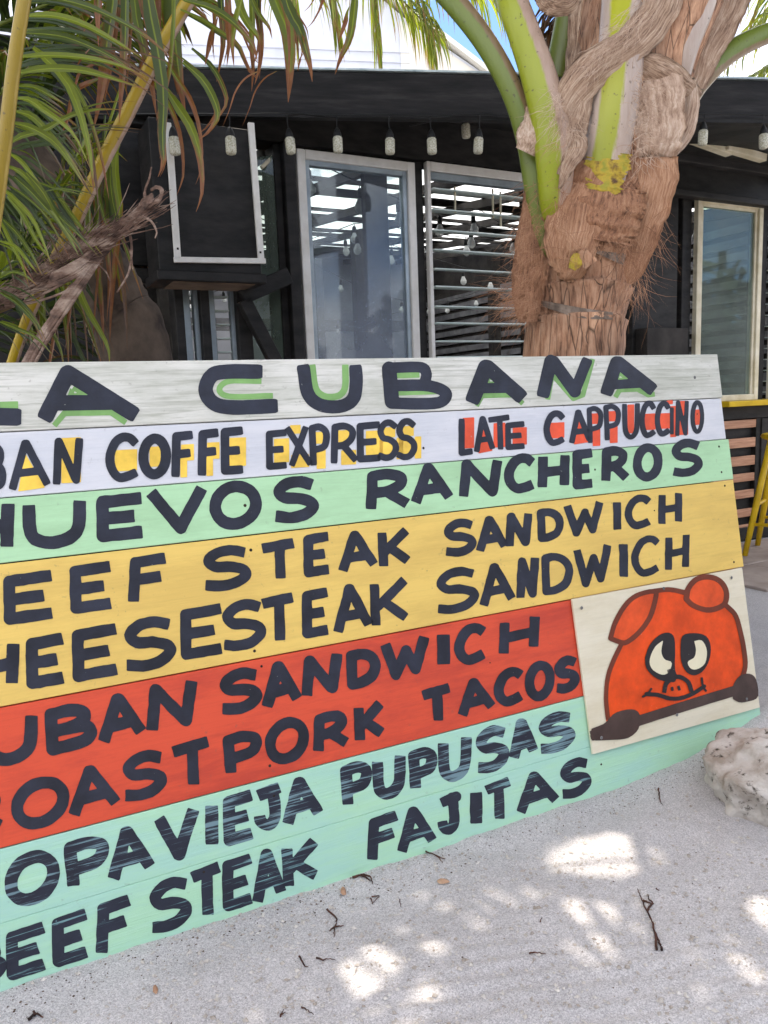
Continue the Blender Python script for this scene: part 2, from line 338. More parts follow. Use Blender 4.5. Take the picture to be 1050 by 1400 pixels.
def paint(name, col, worn=0.0, under=None, rough=0.42, rng=0.2, streak=(1.6, 30, 48)):
    m, t, b = new_mat(name)
    tc = nd(t, 'ShaderNodeTexCoord'); mp = nd(t, 'ShaderNodeMapping'); mp.inputs['Rotation'].default_value = (0, 0, -math.atan2(BT[1], BT[0]))
    t.links.new(tc.outputs['Object'], mp.inputs[0]); n1 = nd(t, 'ShaderNodeTexNoise', Scale=11.0, Detail=5, Roughness=0.65); t.links.new(mp.outputs[0], n1.inputs['Vector'])
    r = nd(t, 'ShaderNodeValToRGB'); e = r.color_ramp.elements; e[0].position = 0.35; e[0].color = c4(tuple(c*(1-rng) for c in col)); e[1].position = 0.68; e[1].color = c4(tuple(c*(1+rng) for c in col))
    t.links.new(n1.outputs['Fac'], r.inputs[0]); out = r.outputs[0]
    mg = nd(t, 'ShaderNodeMapping'); mg.inputs['Scale'].default_value = streak; t.links.new(mp.outputs[0], mg.inputs[0])
    wv = nd(t, 'ShaderNodeTexNoise', Scale=3.2, Detail=7, Roughness=0.68, Distortion=0.6); t.links.new(mg.outputs[0], wv.inputs['Vector'])
    if worn:
        big = nd(t, 'ShaderNodeTexNoise', Scale=9.0, Detail=2); t.links.new(tc.outputs['Object'], big.inputs['Vector'])
        mu = nd(t, 'ShaderNodeMath', operation='MULTIPLY_ADD'); t.links.new(big.outputs['Fac'], mu.inputs[0]); mu.inputs[1].default_value = 0.35; t.links.new(wv.outputs['Fac'], mu.inputs[2])
        rw = nd(t, 'ShaderNodeValToRGB'); e = rw.color_ramp.elements; e[0].position = 0.80-worn*0.1; e[0].color = (0, 0, 0, 1); e[1].position = 0.86-worn*0.1; e[1].color = (0.85, 0.85, 0.85, 1)
        t.links.new(mu.outputs[0], rw.inputs[0]); mw = nd(t, 'ShaderNodeMixRGB'); t.links.new(rw.outputs[0], mw.inputs[0]); t.links.new(out, mw.inputs[1]); mw.inputs[2].default_value = c4(under)
        out = mw.outputs[0]
    # small flecks where paint chipped
    fl = nd(t, 'ShaderNodeTexNoise', Scale=120.0, Detail=2); t.links.new(tc.outputs['Object'], fl.inputs['Vector'])
    rf = nd(t, 'ShaderNodeValToRGB'); e = rf.color_ramp.elements; e[0].position = 0.76; e[0].color = (0, 0, 0, 1); e[1].position = 0.80; e[1].color = (0.5, 0.5, 0.5, 1)
    t.links.new(fl.outputs['Fac'], rf.inputs[0]); mf = nd(t, 'ShaderNodeMixRGB'); t.links.new(rf.outputs[0], mf.inputs[0]); t.links.new(out, mf.inputs[1]); mf.inputs[2].default_value = c4(under or srgb(170, 170, 160))
    t.links.new(mf.outputs[0], b.inputs['Base Color']); b.inputs['Roughness'].default_value = rough; b.inputs['Specular IOR Level'].default_value = 0.35
    bp = nd(t, 'ShaderNodeBump', Strength=1.0, Distance=0.0005); t.links.new(wv.outputs['Fac'], bp.inputs['Height']); t.links.new(bp.outputs[0], b.inputs['Normal'])
    return m
NAVY = srgb(38, 41, 54)
M_NAVY = paint('navy_letter_paint', NAVY, rng=0.42)
M_WORN = paint('worn_navy_letter_paint', srgb(38, 42, 56), worn=1.0, under=srgb(120, 150, 160))
M_WORN2 = paint('slightly_worn_navy_paint', srgb(40, 44, 58), worn=0.45, under=srgb(120, 160, 165))
M_LEAFGREEN = paint('leaf_green_paint', srgb(122, 165, 96)); M_YFILL = paint('sunny_yellow_paint', srgb(240, 200, 80)); M_OFILL = paint('orange_red_paint', srgb(226, 84, 50))
M_PIG = paint('pig_orange_paint', srgb(224, 76, 20), rng=0.22); M_PIG2 = paint('pig_ear_paint', srgb(222, 82, 34), rng=0.22)
M_BRN = paint('brown_outline_paint', srgb(112, 52, 34), rng=0.2); M_DBR = paint('dark_brown_paint', srgb(74, 58, 54), rng=0.3)
M_BLK = paint('black_paint', srgb(40, 36, 40)); M_EYE = paint('eye_cream_paint', srgb(228, 220, 190), rng=0.05)

board = thing('menu_board', BO, 'large leaning plank menu board hand painted with food names in coloured bands', 'sign')
S0 = -0.30
def su_pt(s, u, off): return BO+BT*s+BU*u+BN*off
PL = [(1.0635, 1.199, 2.124, M_W1, 0.0006), (0.9345, 1.061, 2.118, M_W2, 0.0), (0.8078, 0.9325, 2.128, M_GR, 0.0008), (0.5345, 0.8052, 2.127, M_YE, 0.0004),
      (0.2702, 0.5318, 2.10, M_RE, 0.0), (0.1315, 0.268, 2.122, M_AQ, 0.0004), (-0.02, 0.131, 2.122, M_AQ, 0.0002)]
planks = []
for (u0, u1, s1, mt, off) in PL:
    mb = MB()
    mb.box(BO, BT, BU, BN, S0, s1, u0, u1, -0.020+off, off, bev=0.0012)
    planks.append(mb.build('plank', mt, board))
for s in (-0.1, 1.0, 1.95):
    mb = MB(); mb.box(BO, BT, BU, BN, s, s+0.07, 0.02, 1.16, -0.060, -0.0215, bev=0.002); mb.build('batten', M_BACK, board)

def contours(SD, x0, y0, st):
    """closed iso-lines (level 0) of a signed distance grid, marching squares"""
    ny, nx = SD.shape; nxt = {}
    def ep(i, j, e):
        if e == 0: a, b_, p, q = SD[j, i], SD[j, i+1], (i, j), (i+1, j)
        elif e == 1: a, b_, p, q = SD[j, i+1], SD[j+1, i+1], (i+1, j), (i+1, j+1)
        elif e == 2: a, b_, p, q = SD[j+1, i], SD[j+1, i+1], (i, j+1), (i+1, j+1)
        else: a, b_, p, q = SD[j, i], SD[j+1, i], (i, j), (i, j+1)
        t_ = a/(a-b_); return (x0+st*(p[0]+t_*(q[0]-p[0])), y0+st*(p[1]+t_*(q[1]-p[1])))
    def ek(i, j, e): return (i, j, 0) if e == 0 else (i+1, j, 1) if e == 1 else (i, j+1, 0) if e == 2 else (i, j, 1)
    TB = {1: [(3, 0)], 2: [(0, 1)], 3: [(3, 1)], 4: [(1, 2)], 5: [(3, 2), (1, 0)], 6: [(0, 2)], 7: [(3, 2)], 8: [(2, 3)], 9: [(2, 0)], 10: [(0, 3), (2, 1)], 11: [(2, 1)], 12: [(1, 3)], 13: [(1, 0)], 14: [(0, 3)]}
    I = SD < 0; code = I[:-1, :-1]*1+I[:-1, 1:]*2+I[1:, 1:]*4+I[1:, :-1]*8; pos = {}
    for j, i in zip(*np.nonzero((code > 0) & (code < 15))):
        for a, b_ in TB[int(code[j, i])]:
            ka, kb = ek(i, j, a), ek(i, j, b_); nxt[ka] = kb; pos[ka] = ep(i, j, a); pos[kb] = ep(i, j, b_)
    loops = []
    while nxt:
        k0 = next(iter(nxt)); k = k0; L = []
        while k in nxt: L.append(pos[k]); k = nxt.pop(k)
        if len(L) > 5: loops.append(np.array(L))
    return loops
def simplify(L, tol=0.13):
    out = [L[0]]; i = 0; n = len(L)
    while i < n-1:
        j = min(i+2, n-1); best = i+1
        while j < n and j-i < 14:
            if j-i < 2: best = j; break
            d = L[j]-L[i]; ln = np.hypot(*d)
            if ln < 1e-6: break
            q = L[i+1:j]-L[i]; dev = np.abs(q[:, 0]*d[1]-q[:, 1]*d[0])/ln
            if dev.max() > tol: break
            best = j; j += 1
        i = best; out.append(L[i])
    return np.array(out)
_seed = [0]
def shape_sdf(strokes=(), polys=(), wob=0.9, st=0.8, sharp=0.18):
    allp = np.array([p[:2] for s in strokes for p in s[0]]+[p for q in polys for p in q]); mw = max([s[1] for s in strokes]+[2])
    x0, y0 = allp.min(0)-mw*0.6-3; x1, y1 = allp.max(0)+mw*0.6+3
    X, Y = np.meshgrid(np.arange(x0, x1, st), np.arange(y0, y1, st)); D = np.full(X.shape, 1e3)
    for s in strokes:
        pts = np.array(s[0], float); w = s[1]; closed = len(s) > 2 and s[2]
        d = np.full(X.shape, 1e3)
        for a, b_ in zip(pts[:-1], pts[1:]):
            ab = b_-a; h = np.clip(((X-a[0])*ab[0]+(Y-a[1])*ab[1])/max(1e-6, ab@ab), 0, 1)
            d = np.minimum(d, np.hypot(X-a[0]-h*ab[0], Y-a[1]-h*ab[1])-w/2)
        if not closed:
            for e, q in ((pts[0], pts[1]), (pts[-1], pts[-2])):
                joined = False
                for s2 in strokes:
                    if s2 is s: continue
                    p2 = np.array(s2[0], float)
                    for a, b_ in zip(p2[:-1], p2[1:]):
                        ab = b_-a; h = np.clip((e-a) @ ab/max(1e-6, ab @ ab), 0, 1)
                        if np.hypot(*(e-a-h*ab)) < w*0.42: joined = True
                if joined: continue
                tt = e-q; tt = tt/max(1e-6, np.hypot(*tt)); pr = (X-e[0])*tt[0]+(Y-e[1])*tt[1]-w*sharp
                near = np.hypot(X-e[0], Y-e[1]) < w*0.62
                d = np.where(near, np.maximum(d, pr), d)
        D = np.minimum(D, d)
    for q in polys:
        q = np.array(q, float); n = len(q); ins = np.zeros(X.shape, bool); d = np.full(X.shape, 1e3)
        for i in range(n):
            a, b_ = q[i], q[(i+1) % n]; ab = b_-a; h = np.clip(((X-a[0])*ab[0]+(Y-a[1])*ab[1])/max(1e-6, ab@ab), 0, 1)
            d = np.minimum(d, np.hypot(X-a[0]-h*ab[0], Y-a[1]-h*ab[1]))
            c_ = ((a[1] > Y) != (b_[1] > Y)) & (X < (b_[0]-a[0])*(Y-a[1])/((b_[1]-a[1]) or 1e-9)+a[0]); ins ^= c_
        D = np.minimum(D, np.where(ins, -d, d)-0.8)
    _seed[0] += 37; k = _seed[0]
    D = D+wob*2.0*fbm(X/11.0+k, Y/11.0+k*0.7, 4)
    return D, x0, y0, st
def flat_shape(name, mat, parent, off, strokes=(), polys=(), wob=0.9, label=None, sharp=0.18, plane=bpt):
    D, x0, y0, st = shape_sdf(strokes, polys, wob, sharp=sharp)
    Ls = [simplify(L) for L in contours(D, x0, y0, st)]; Ls = [L for L in Ls if len(L) > 4]
    def area(L): return 0.5*np.sum(L[:, 0]*np.roll(L[:, 1], -1)-np.roll(L[:, 0], -1)*L[:, 1])
    def inside(p, L):
        c = False
        for a, b_ in zip(L, np.roll(L, -1, 0)):
            if (a[1] > p[1]) != (b_[1] > p[1]) and p[0] < (b_[0]-a[0])*(p[1]-a[1])/((b_[1]-a[1]) or 1e-9)+a[0]: c = not c
        return c
    A = [area(L) for L in Ls]; big = max(A, key=abs, default=0); outs = [i for i in range(len(Ls)) if A[i]*big > 0 and abs(A[i]) > 1.5]; holes = [i for i in range(len(Ls)) if A[i]*big < 0 and abs(A[i]) > 1.0]
    mb = MB()
    for i in outs:
        hs = [Ls[h] for h in holes if inside(Ls[h][0], Ls[i])]; rings = [Ls[i]]+hs
        tri = tessellate_polygon([[Vector((p[0], p[1], 0)) for p in r_] for r_ in rings]); pts = np.vstack(rings)
        T = []
        for a, b_, c in tri:
            cr_ = (pts[b_][0]-pts[a][0])*(pts[c][1]-pts[a][1])-(pts[b_][1]-pts[a][1])*(pts[c][0]-pts[a][0])
            T.append((a, c, b_) if cr_ > 0 else (a, b_, c))
        mb.add([plane(p[0], p[1], off) for p in pts], T)
    return mb.build(name, mat, parent, label=label)
def arc(cx, cy, rx, ry, a0, a1, n): return [(cx+rx*math.cos(math.radians(a0+(a1-a0)*i/(n-1))), cy+ry*math.sin(math.radians(a0+(a1-a0)*i/(n-1)))) for i in range(n)]
FONT = {
 'A': [[(.36, 0), (0, 1)], [(.40, 0), (1, .95)], [(.17, .68), (.78, .66)]],
 'B': [[(0, 0), (.04, 1)], [(0, 0), (.5, -.02), (.82, .12), (.80, .34), (.55, .47), (.03, .50)], [(.5, .47), (.85, .52), (1, .72), (.80, .95), (.04, 1)]],
 'C': [[(1, .12), (.80, 0), (.5, -.02), (.2, .12), (0, .45), (.08, .78), (.35, 1), (.7, 1), (1, .93)]],
 'D': [[(0, 0), (.04, 1)], [(0, 0), (.45, 0), (.85, .2), (1, .52), (.85, .85), (.45, 1), (.04, 1)]],
 'E': [[(.98, 0), (.02, .02), (.04, 1), (1, 1)], [(.04, .5), (.80, .50)]],
 'F': [[(1, 0), (.06, .02), (0, 1)], [(.04, .48), (.85, .47)]],
 'H': [[(.02, 0), (0, 1)], [(1, 0), (.97, 1)], [(0, .52), (.98, .50)]],
 'I': [[(.4, 0), (.6, 1)]],
 'J': [[(.05, .06), (1, 0)], [(.72, 0), (.85, .55), (.80, .88), (.48, 1), (.12, .85), (.05, .72)]],
 'K': [[(0, 0), (.06, 1)], [(.95, 0), (.14, .56)], [(.3, .45), (1, .95)]],
 'L': [[(0, 0), (0, 1), (1, .98)]],
 'N': [[(.08, 0), (0, 1)], [(.10, 0), (.82, .95)], [(1, 0), (.86, .98)]],
 'O': [arc(.5, .5, .5, .5, 0, 360, 22)],
 'P': [[(0, 0), (.10, 1)], [(0, 0), (.5, -.03), (.92, .10), (1, .32), (.80, .55), (.08, .62)]],
 'R': [[(.04, 0), (0, 1)], [(.04, 0), (.5, -.02), (.86, .12), (.84, .36), (.5, .53), (.05, .56)], [(.45, .55), (1, .98)]],
 'S': [[(.92, .10), (.60, -.01), (.25, .03), (.03, .22), (.20, .42), (.60, .48), (.94, .62), (.98, .80), (.72, .97), (.35, 1.0), (0, .93)]],
 'T': [[(0, .05), (1, 0)], [(.55, .02), (.60, 1)]],
 'U': [[(.02, 0), (.04, .55), (.14, .85), (.45, 1.0), (.80, .92), (.97, .65), (1, 0)]],
 'V': [[(0, 0), (.58, 1)], [(1, 0), (.58, 1)]],
 'W': [[(0, 0), (.27, 1)], [(.27, 1), (.54, .28)], [(.54, .30), (.78, .95)], [(1, 0), (.78, .95)]],
 'X': [[(0, 0), (1, 1)], [(.80, 0), (.20, 1)]],
 'i': [[(.5, 0), (.5, 1)]],
}
def slope_at(x, y): return (463.0-y)/(2660.0-x)
def glyph(ch, xl, xr, yt, yb, w, shear=0.0, dx=0, dy=0, fnt=None):
    xc = (xl+xr)/2; yc = (yt+yb)/2; m_ = abs(slope_at(xc, yc)); Wd = xr-xl
    kt = {'A': 0.1, 'O': .2, 'S': .35, 'C': .3}.get(ch, .8); kb = {'O': .2, 'S': .35, 'C': .3, 'U': .3, 'V': .0, 'T': 0.0, 'P': .8, 'F': .8}.get(ch, .8)
    yt2 = yt+0.5*m_*Wd*kt; yb2 = yb-0.5*m_*Wd*kb
    out = []
    for st in (fnt or FONT[ch]):
        P = []
        for u, v in st:
            x = xl+w/2+u*(Wd-w); y = yt2+w*0.45+v*(yb2-yt2-w*0.9)
            y += slope_at(x, y)*(x-xc); P.append((x+shear*(0.5-v)*(yb-yt)+dx, y+dy))
        if ch in 'CSODBPRUJ' and len(P) > 3: P = [tuple(p) for p in catmull(P, len(P)*4)]
        out.append((P, w, ch == 'O'))
    return out
R3 = [('H', -42, 20, 683, 757), ('U', 29, 118, 679, 751), ('E', 130, 200, 673, 741), ('V', 200, 283, 662, 730), ('O', 286, 358, 657, 724), ('S', 372, 436, 651, 715), ('R', 500, 562, 640, 700), ('A', 562, 620, 633, 691),
      ('N', 627, 687, 625, 683), ('C', 689, 733, 621, 674), ('H', 735, 779, 618, 670), ('E', 782, 814, 613, 669), ('R', 822, 861, 610, 661), ('O', 865, 906, 606, 658), ('S', 917, 961, 600, 652)]
R4 = [('B', -75, -8, 785, 862), ('E', 3, 77, 779, 854), ('E', 94, 157, 767, 839), ('F', 175, 231, 756, 827), ('S', 276, 344, 745, 808), ('T', 354, 406, 736, 795), ('E', 414, 454, 727, 789), ('A', 463, 517, 725, 784), ('K', 516, 562, 720, 778),
      ('S', 606, 652, 709, 761), ('A', 651, 695, 705, 757), ('N', 691, 728, 698, 750), ('D', 734, 771, 693, 741), ('W', 771, 825, 683, 735), ('I', 837, 851, 683, 728), ('C', 854, 891, 677, 723), ('H', 900, 933, 671, 719)]
R5 = [('C', -118, -58, 885, 965), ('H', -50, 27, 875, 949), ('E', 34, 92, 865, 942), ('E', 97, 165, 852, 932), ('S', 168, 241, 842, 918), ('E', 245, 308, 825, 902), ('S', 302, 364, 819, 890), ('T', 354, 405, 810, 880), ('E', 412, 453, 803, 873), ('A', 456, 510, 798, 868), ('K', 505, 560, 788, 859),
      ('S', 595, 655, 775, 839), ('A', 656, 705, 769, 831), ('N', 706, 737, 759, 821), ('D', 740, 784, 753, 814), ('W', 784, 836, 742, 804), ('I', 845, 860, 740, 793), ('C', 863, 903, 733, 788), ('H', 909, 943, 728, 782)]
R6 = [('C', -110, -36, 985, 1065), ('U', -24, 52, 973, 1048), ('B', 61, 133, 958, 1033), ('A', 134, 200, 947, 1019), ('N', 200, 270, 926, 1003), ('S', 299, 359, 912, 977), ('A', 358, 413, 903, 971), ('N', 412, 468, 889, 956), ('D', 473, 521, 883, 943), ('W', 520, 587, 866, 932), ('I', 596, 617, 861, 915), ('C', 621, 666, 853, 909), ('H', 682, 738, 839, 897)]
R7 = [('R', -58, 6, 1075, 1148), ('O', 15, 95, 1061, 1134), ('A', 94, 165, 1045, 1119), ('S', 166, 229, 1025, 1095), ('T', 231, 290, 1007, 1078), ('P', 304, 358, 996, 1062), ('O', 362, 423, 980, 1045), ('R', 428, 479, 968, 1031), ('K', 483, 527, 956, 1017), ('T', 573, 619, 934, 990), ('A', 626, 678, 926, 982), ('C', 675, 717, 913, 966), ('O', 717, 759, 903, 959), ('S', 757, 793, 896, 948)]
R8 = [('R', -62, 1, 1170, 1250), ('O', 6, 82, 1162, 1239), ('P', 87, 149, 1139, 1218), ('A', 147, 212, 1128, 1207), ('V', 210, 272, 1101, 1177), ('I', 279, 300, 1094, 1162), ('E', 304, 350, 1079, 1157), ('J', 346, 388, 1069, 1140), ('A', 386, 442, 1061, 1131), ('P', 465, 509, 1038, 1106), ('U', 508, 555, 1028, 1094), ('P', 558, 598, 1019, 1083), ('U', 598, 645, 1003, 1070), ('S', 649, 697, 991, 1057), ('A', 696, 736, 982, 1041), ('S', 735, 787, 972, 1030)]
R9 = [('B', -62, 10, 1283, 1357), ('E', 7, 66, 1260, 1341), ('E', 70, 124, 1242, 1323), ('F', 131, 182, 1223, 1308), ('S', 203, 263, 1198, 1275), ('T', 257, 305, 1178, 1256), ('E', 303, 349, 1166, 1247), ('A', 345, 391, 1159, 1238), ('K', 385, 437, 1144, 1217), ('F', 502, 547, 1108, 1180), ('A', 543, 597, 1101, 1169), ('J', 597, 631, 1081, 1145), ('I', 641, 661, 1076, 1133), ('T', 660, 701, 1062, 1124), ('A', 706, 765, 1053, 1115), ('S', 765, 809, 1035, 1092)]
def row(R, plank, mat, w0, w1, off=0.0011):
    for (ch, xl, xr, yt, yb) in R:
        xc = (xl+xr)/2; w = w0+(w1-w0)*xc/940.0; w = min(w, (yb-yt)*0.29)
        if ch == 'I': w = xr-xl-3
        flat_shape('letter', mat, planks[plank], off, strokes=glyph(ch, xl, xr, yt, yb, w))
row(R3, 2, M_NAVY, 18.5, 12.0, 0.0013); row(R4, 3, M_NAVY, 17, 9.8); row(R5, 3, M_NAVY, 17.5, 9.8)
row(R6, 4, M_NAVY, 18, 12.5); row(R7, 4, M_NAVY, 17, 12.5); row(R8, 5, M_WORN, 18, 13.5, 0.0009); row(R9, 6, M_WORN2, 17, 12.5, 0.0009)
# headline, drawn letter by letter, with its green inner shadow
def cm(p, k=5): return [tuple(q) for q in catmull(p, len(p)*k)]
HL = [
 ([([(-26, 508), (-31, 569), (22, 570)], 24)], [([(-12, 555), (23, 554)], 11)]),
 ([([(92, 511), (63, 568)], 23), ([(93, 510), (181, 565)], 22), ([(80, 551), (150, 550)], 21)], [([(75, 581), (88, 565), (152, 564), (171, 577)], 8), ([(101, 527), (96, 541), (118, 541), (101, 530)], 7)]),
 ([(cm([(353, 508), (312, 508), (290, 513), (281, 533), (292, 551), (318, 557), (374, 555)]), 20)], [(cm([(356, 521), (314, 521), (300, 532), (314, 542), (372, 541)]), 8)]),
 ([(cm([(415, 504), (420, 535), (431, 550), (450, 556), (471, 554), (484, 543), (487, 522), (486, 504)]), 18)], [(cm([(427, 500), (431, 529), (440, 540), (452, 543), (465, 540), (472, 528), (472, 500)]), 9)]),
 ([([(532, 504), (536, 549)], 20), (cm([(533, 503), (574, 502), (583, 511), (580, 525)]), 15), (cm([(538, 527), (582, 527), (604, 533), (610, 541), (601, 550), (575, 552), (537, 551)]), 16)], [([(541, 513), (572, 512)], 9), ([(543, 538), (597, 536)], 6)]),
 ([([(664, 502), (647, 545)], 21), ([(667, 502), (711, 541)], 20), ([(655, 531), (700, 530)], 14)], [([(652, 554), (659, 541), (702, 540), (714, 551)], 7), ([(671, 513), (665, 524), (682, 524), (671, 516)], 5)]),
 ([([(753, 494), (743, 538)], 18), ([(757, 495), (786, 535)], 17), ([(786, 535), (802, 494)], 15)], [([(810, 492), (797, 540), (784, 545), (755, 512), (749, 545)], 7)]),
 ([([(843, 496), (830, 535)], 18), ([(846, 496), (890, 531)], 18), ([(837, 526), (872, 524)], 13)], [([(842, 542), (847, 533), (872, 532), (886, 540), (894, 539)], 7), ([(848, 509), (842, 519), (858, 519), (848, 511)], 5)])]
for navy, green in HL:
    flat_shape('letter', M_NAVY, planks[0], 0.0014, strokes=navy, wob=0.35, sharp=0.3)
    flat_shape('letter_shadow', M_LEAFGREEN, planks[0], 0.0010, strokes=green, wob=0.3)
R2 = [('C', -82, -55, 612, 676), ('U', -52, -28, 610, 674), ('B', -22, 9, 606, 672, 10), ('A', 12, 69, 601, 671, 11), ('N', 72, 114, 597, 664, 11), ('C', 144, 190, 593, 658, 12.5), ('O', 189, 234, 593, 655, 14), ('F', 234, 266, 589, 654, 12), ('F', 270, 301, 586, 652, 12), ('E', 301, 335, 583, 649, 12),
      ('E', 363, 394, 587, 642, 9.5), ('X', 389, 428, 581, 639, 9), ('P', 422, 451, 580, 638, 9.5), ('R', 452, 490, 578, 635, 9.5), ('E', 487, 522, 576, 632, 9.5), ('S', 515, 546, 574, 630, 9), ('S', 541, 571, 572, 629, 9)]
R2b = [('L', 627, 648, 570, 623, 8.5), ('A', 648, 677, 569, 619, 8), ('T', 666, 698, 567, 616, 8), ('E', 690, 719, 576, 615, 8), ('C', 743, 773, 562, 609, 9), ('A', 778, 809, 560, 607, 8), ('P', 802, 825, 556, 607, 7), ('P', 825, 849, 553, 603, 7), ('U', 850, 875, 550, 601, 7), ('C', 874, 897, 549, 598, 7.5),
       ('C', 895, 917, 549, 596, 7.5), ('i', 915, 922, 556, 595, 5.5), ('N', 923, 942, 547, 597, 6), ('O', 944, 963, 547, 593, 6)]
for R, fm in ((R2, M_YFILL), (R2b, M_OFILL)):
    for q in R:
        ch, xl, xr, yt, yb = q[:5]; w = q[5] if len(q) > 5 else 10
        flat_shape('letter', M_NAVY, planks[1], 0.0012, strokes=glyph(ch, xl, xr, yt, yb, w), wob=0.35, sharp=0.3)
        H_ = yb-yt; Wd = xr-xl; m_ = slope_at(xl, yt)
        def bx(u0, v0, u1, v1): return [(xl+u0*Wd, yt+v0*H_), (xl+u1*Wd, yt+v0*H_+m_*(u1-u0)*Wd), (xl+u1*Wd, yt+v1*H_+m_*(u1-u0)*Wd), (xl+u0*Wd, yt+v1*H_)]
        P = {'A': [[(xl+.40*Wd, yt+.30*H_), (xl+.85*Wd, yt+.93*H_), (xl+.24*Wd, yt+1.0*H_)]], 'N': [bx(.3, .04, .9, .94)], 'C': [bx(.3, .36, .93, .78)], 'O': [bx(.36, .3, .66, .72)], 'F': [bx(.45, .3, .95, .62), bx(.42, .6, .66, .97)],
             'E': [bx(.4, .25, 1.02, .82)], 'X': [bx(.25, .72, .85, 1.0), bx(.22, .02, .55, .2)], 'P': [bx(.3, .2, .7, .45), bx(.4, .6, .78, 1.04)], 'R': [bx(.3, .2, .66, .45), bx(.4, .68, .9, 1.0)], 'S': [bx(.3, .2, .8, .42), bx(.15, .5, .7, .95), bx(.9, .45, 1.14, .95)],
             'L': [bx(.3, .04, .98, .8)], 'T': [bx(.3, .25, .75, .9)], 'U': [bx(.35, .08, .65, .82)], 'B': [bx(.3, .2, .7, .8)], 'i': [bx(.3, .0, 1.3, 1.05), bx(-.4, -.2, .6, -.1)]}[ch]
        flat_shape('letter_fill', fm, planks[1], 0.0009, polys=P, wob=0.3)
# painted pig panel
def pg(x, y): return (760+x/3.59, 760+y/3.59)
def pgs(L): return [pg(*p) for p in L]
panel = None
mb = MB(); cs = [pg(80, 213), pg(914, 58), pg(1001, 744), pg(182, 974)]
f_ = [bpt(x, y, 0.0095) for x, y in cs]; k_ = [p-BN*0.0060 for p in f_]
mb.add(f_+k_, [(0, 1, 2, 3), (7, 6, 5, 4), (0, 4, 5, 1), (1, 5, 6, 2), (2, 6, 7, 3), (3, 7, 4, 0)])
panel = mb.build('picture_panel', M_CREAM, board, label='cream panel with a painted orange red pig face')
def pig(nm, mat, off, strokes=(), polys=(), wob=0.35):
    flat_shape(nm, mat, panel, 0.0095+off, strokes=[(cm(pgs(s[0]), 4) if len(s[0]) > 2 else pgs(s[0]), s[1]/3.59)+tuple(s[2:]) for s in strokes], polys=[cm(pgs(q)+[pg(*q[0])], 3) if len(q) > 4 else pgs(q) for q in polys], wob=wob)
pig('painted_face', M_PIG, 0.0006, polys=[[(250, 815), (240, 700), (255, 590), (310, 440), (400, 210), (480, 172), (560, 165), (640, 180), (700, 150), (835, 240), (880, 290), (905, 370), (925, 470), (930, 560), (915, 640), (650, 720), (420, 790), (330, 810)]])
EARL = [(268, 405), (290, 330), (340, 243), (400, 193), (484, 174), (488, 215), (462, 300), (412, 372), (345, 425), (300, 418), (268, 405)]
EARR = [(640, 212), (650, 160), (690, 115), (745, 103), (800, 120), (835, 168), (832, 228), (792, 258), (735, 265), (672, 242), (640, 212)]
pig('painted_ear', M_PIG2, 0.0011, polys=[EARL[:-1]]); pig('painted_ear', M_PIG2, 0.0011, polys=[EARR[:-1]])
pig('painted_outline', M_BRN, 0.0016, strokes=[([(256, 800), (246, 700), (256, 590), (285, 510), (322, 432)], 22), (EARL, 24, True), (EARR, 26, True), ([(484, 172), (560, 165), (640, 182)], 24), ([(838, 246), (882, 292), (905, 370), (925, 470), (930, 540), (918, 590)], 24)])
pig('painted_rail', M_DBR, 0.0021, strokes=[([(180, 882), (300, 850), (400, 812), (640, 735), (900, 655)], 50)], polys=[[(178, 850), (240, 825), (290, 775), (365, 755), (408, 778), (402, 850), (350, 892), (270, 900), (178, 900)], [(872, 700), (872, 640), (900, 595), (945, 580), (980, 605), (990, 690), (940, 712), (900, 716)]])
pig('painted_eye', M_BLK, 0.0026, polys=[[(440, 500), (465, 435), (515, 388), (562, 382), (582, 425), (582, 560), (595, 595), (545, 614), (485, 592), (447, 550)]])
pig('painted_eye', M_BLK, 0.0026, polys=[[(614, 450), (625, 392), (690, 382), (742, 402), (758, 460), (745, 525), (712, 570), (672, 583), (636, 560), (617, 510)]])
pig('painted_eye_white', M_EYE, 0.0031, polys=[[(523, 420), (488, 450), (463, 510), (475, 555), (520, 580), (552, 568), (566, 525), (532, 510), (515, 470)]])
pig('painted_eye_white', M_EYE, 0.0031, polys=[[(682, 420), (715, 418), (738, 460), (732, 520), (702, 550), (667, 552), (650, 522), (682, 500), (690, 460)]])
pig('painted_snout', M_BLK, 0.0031, strokes=[([(532, 668), (545, 622), (598, 593), (648, 618), (665, 662)], 21), ([(445, 678), (500, 682), (560, 700), (620, 697), (680, 672), (728, 640)], 20), ([(425, 692), (450, 678), (470, 650)], 11), ([(716, 598), (722, 640), (738, 664)], 11),
    ([(570, 645), (573, 660)], 13), ([(601, 640), (607, 658)], 13), ([(560, 560), (575, 605)], 30)])
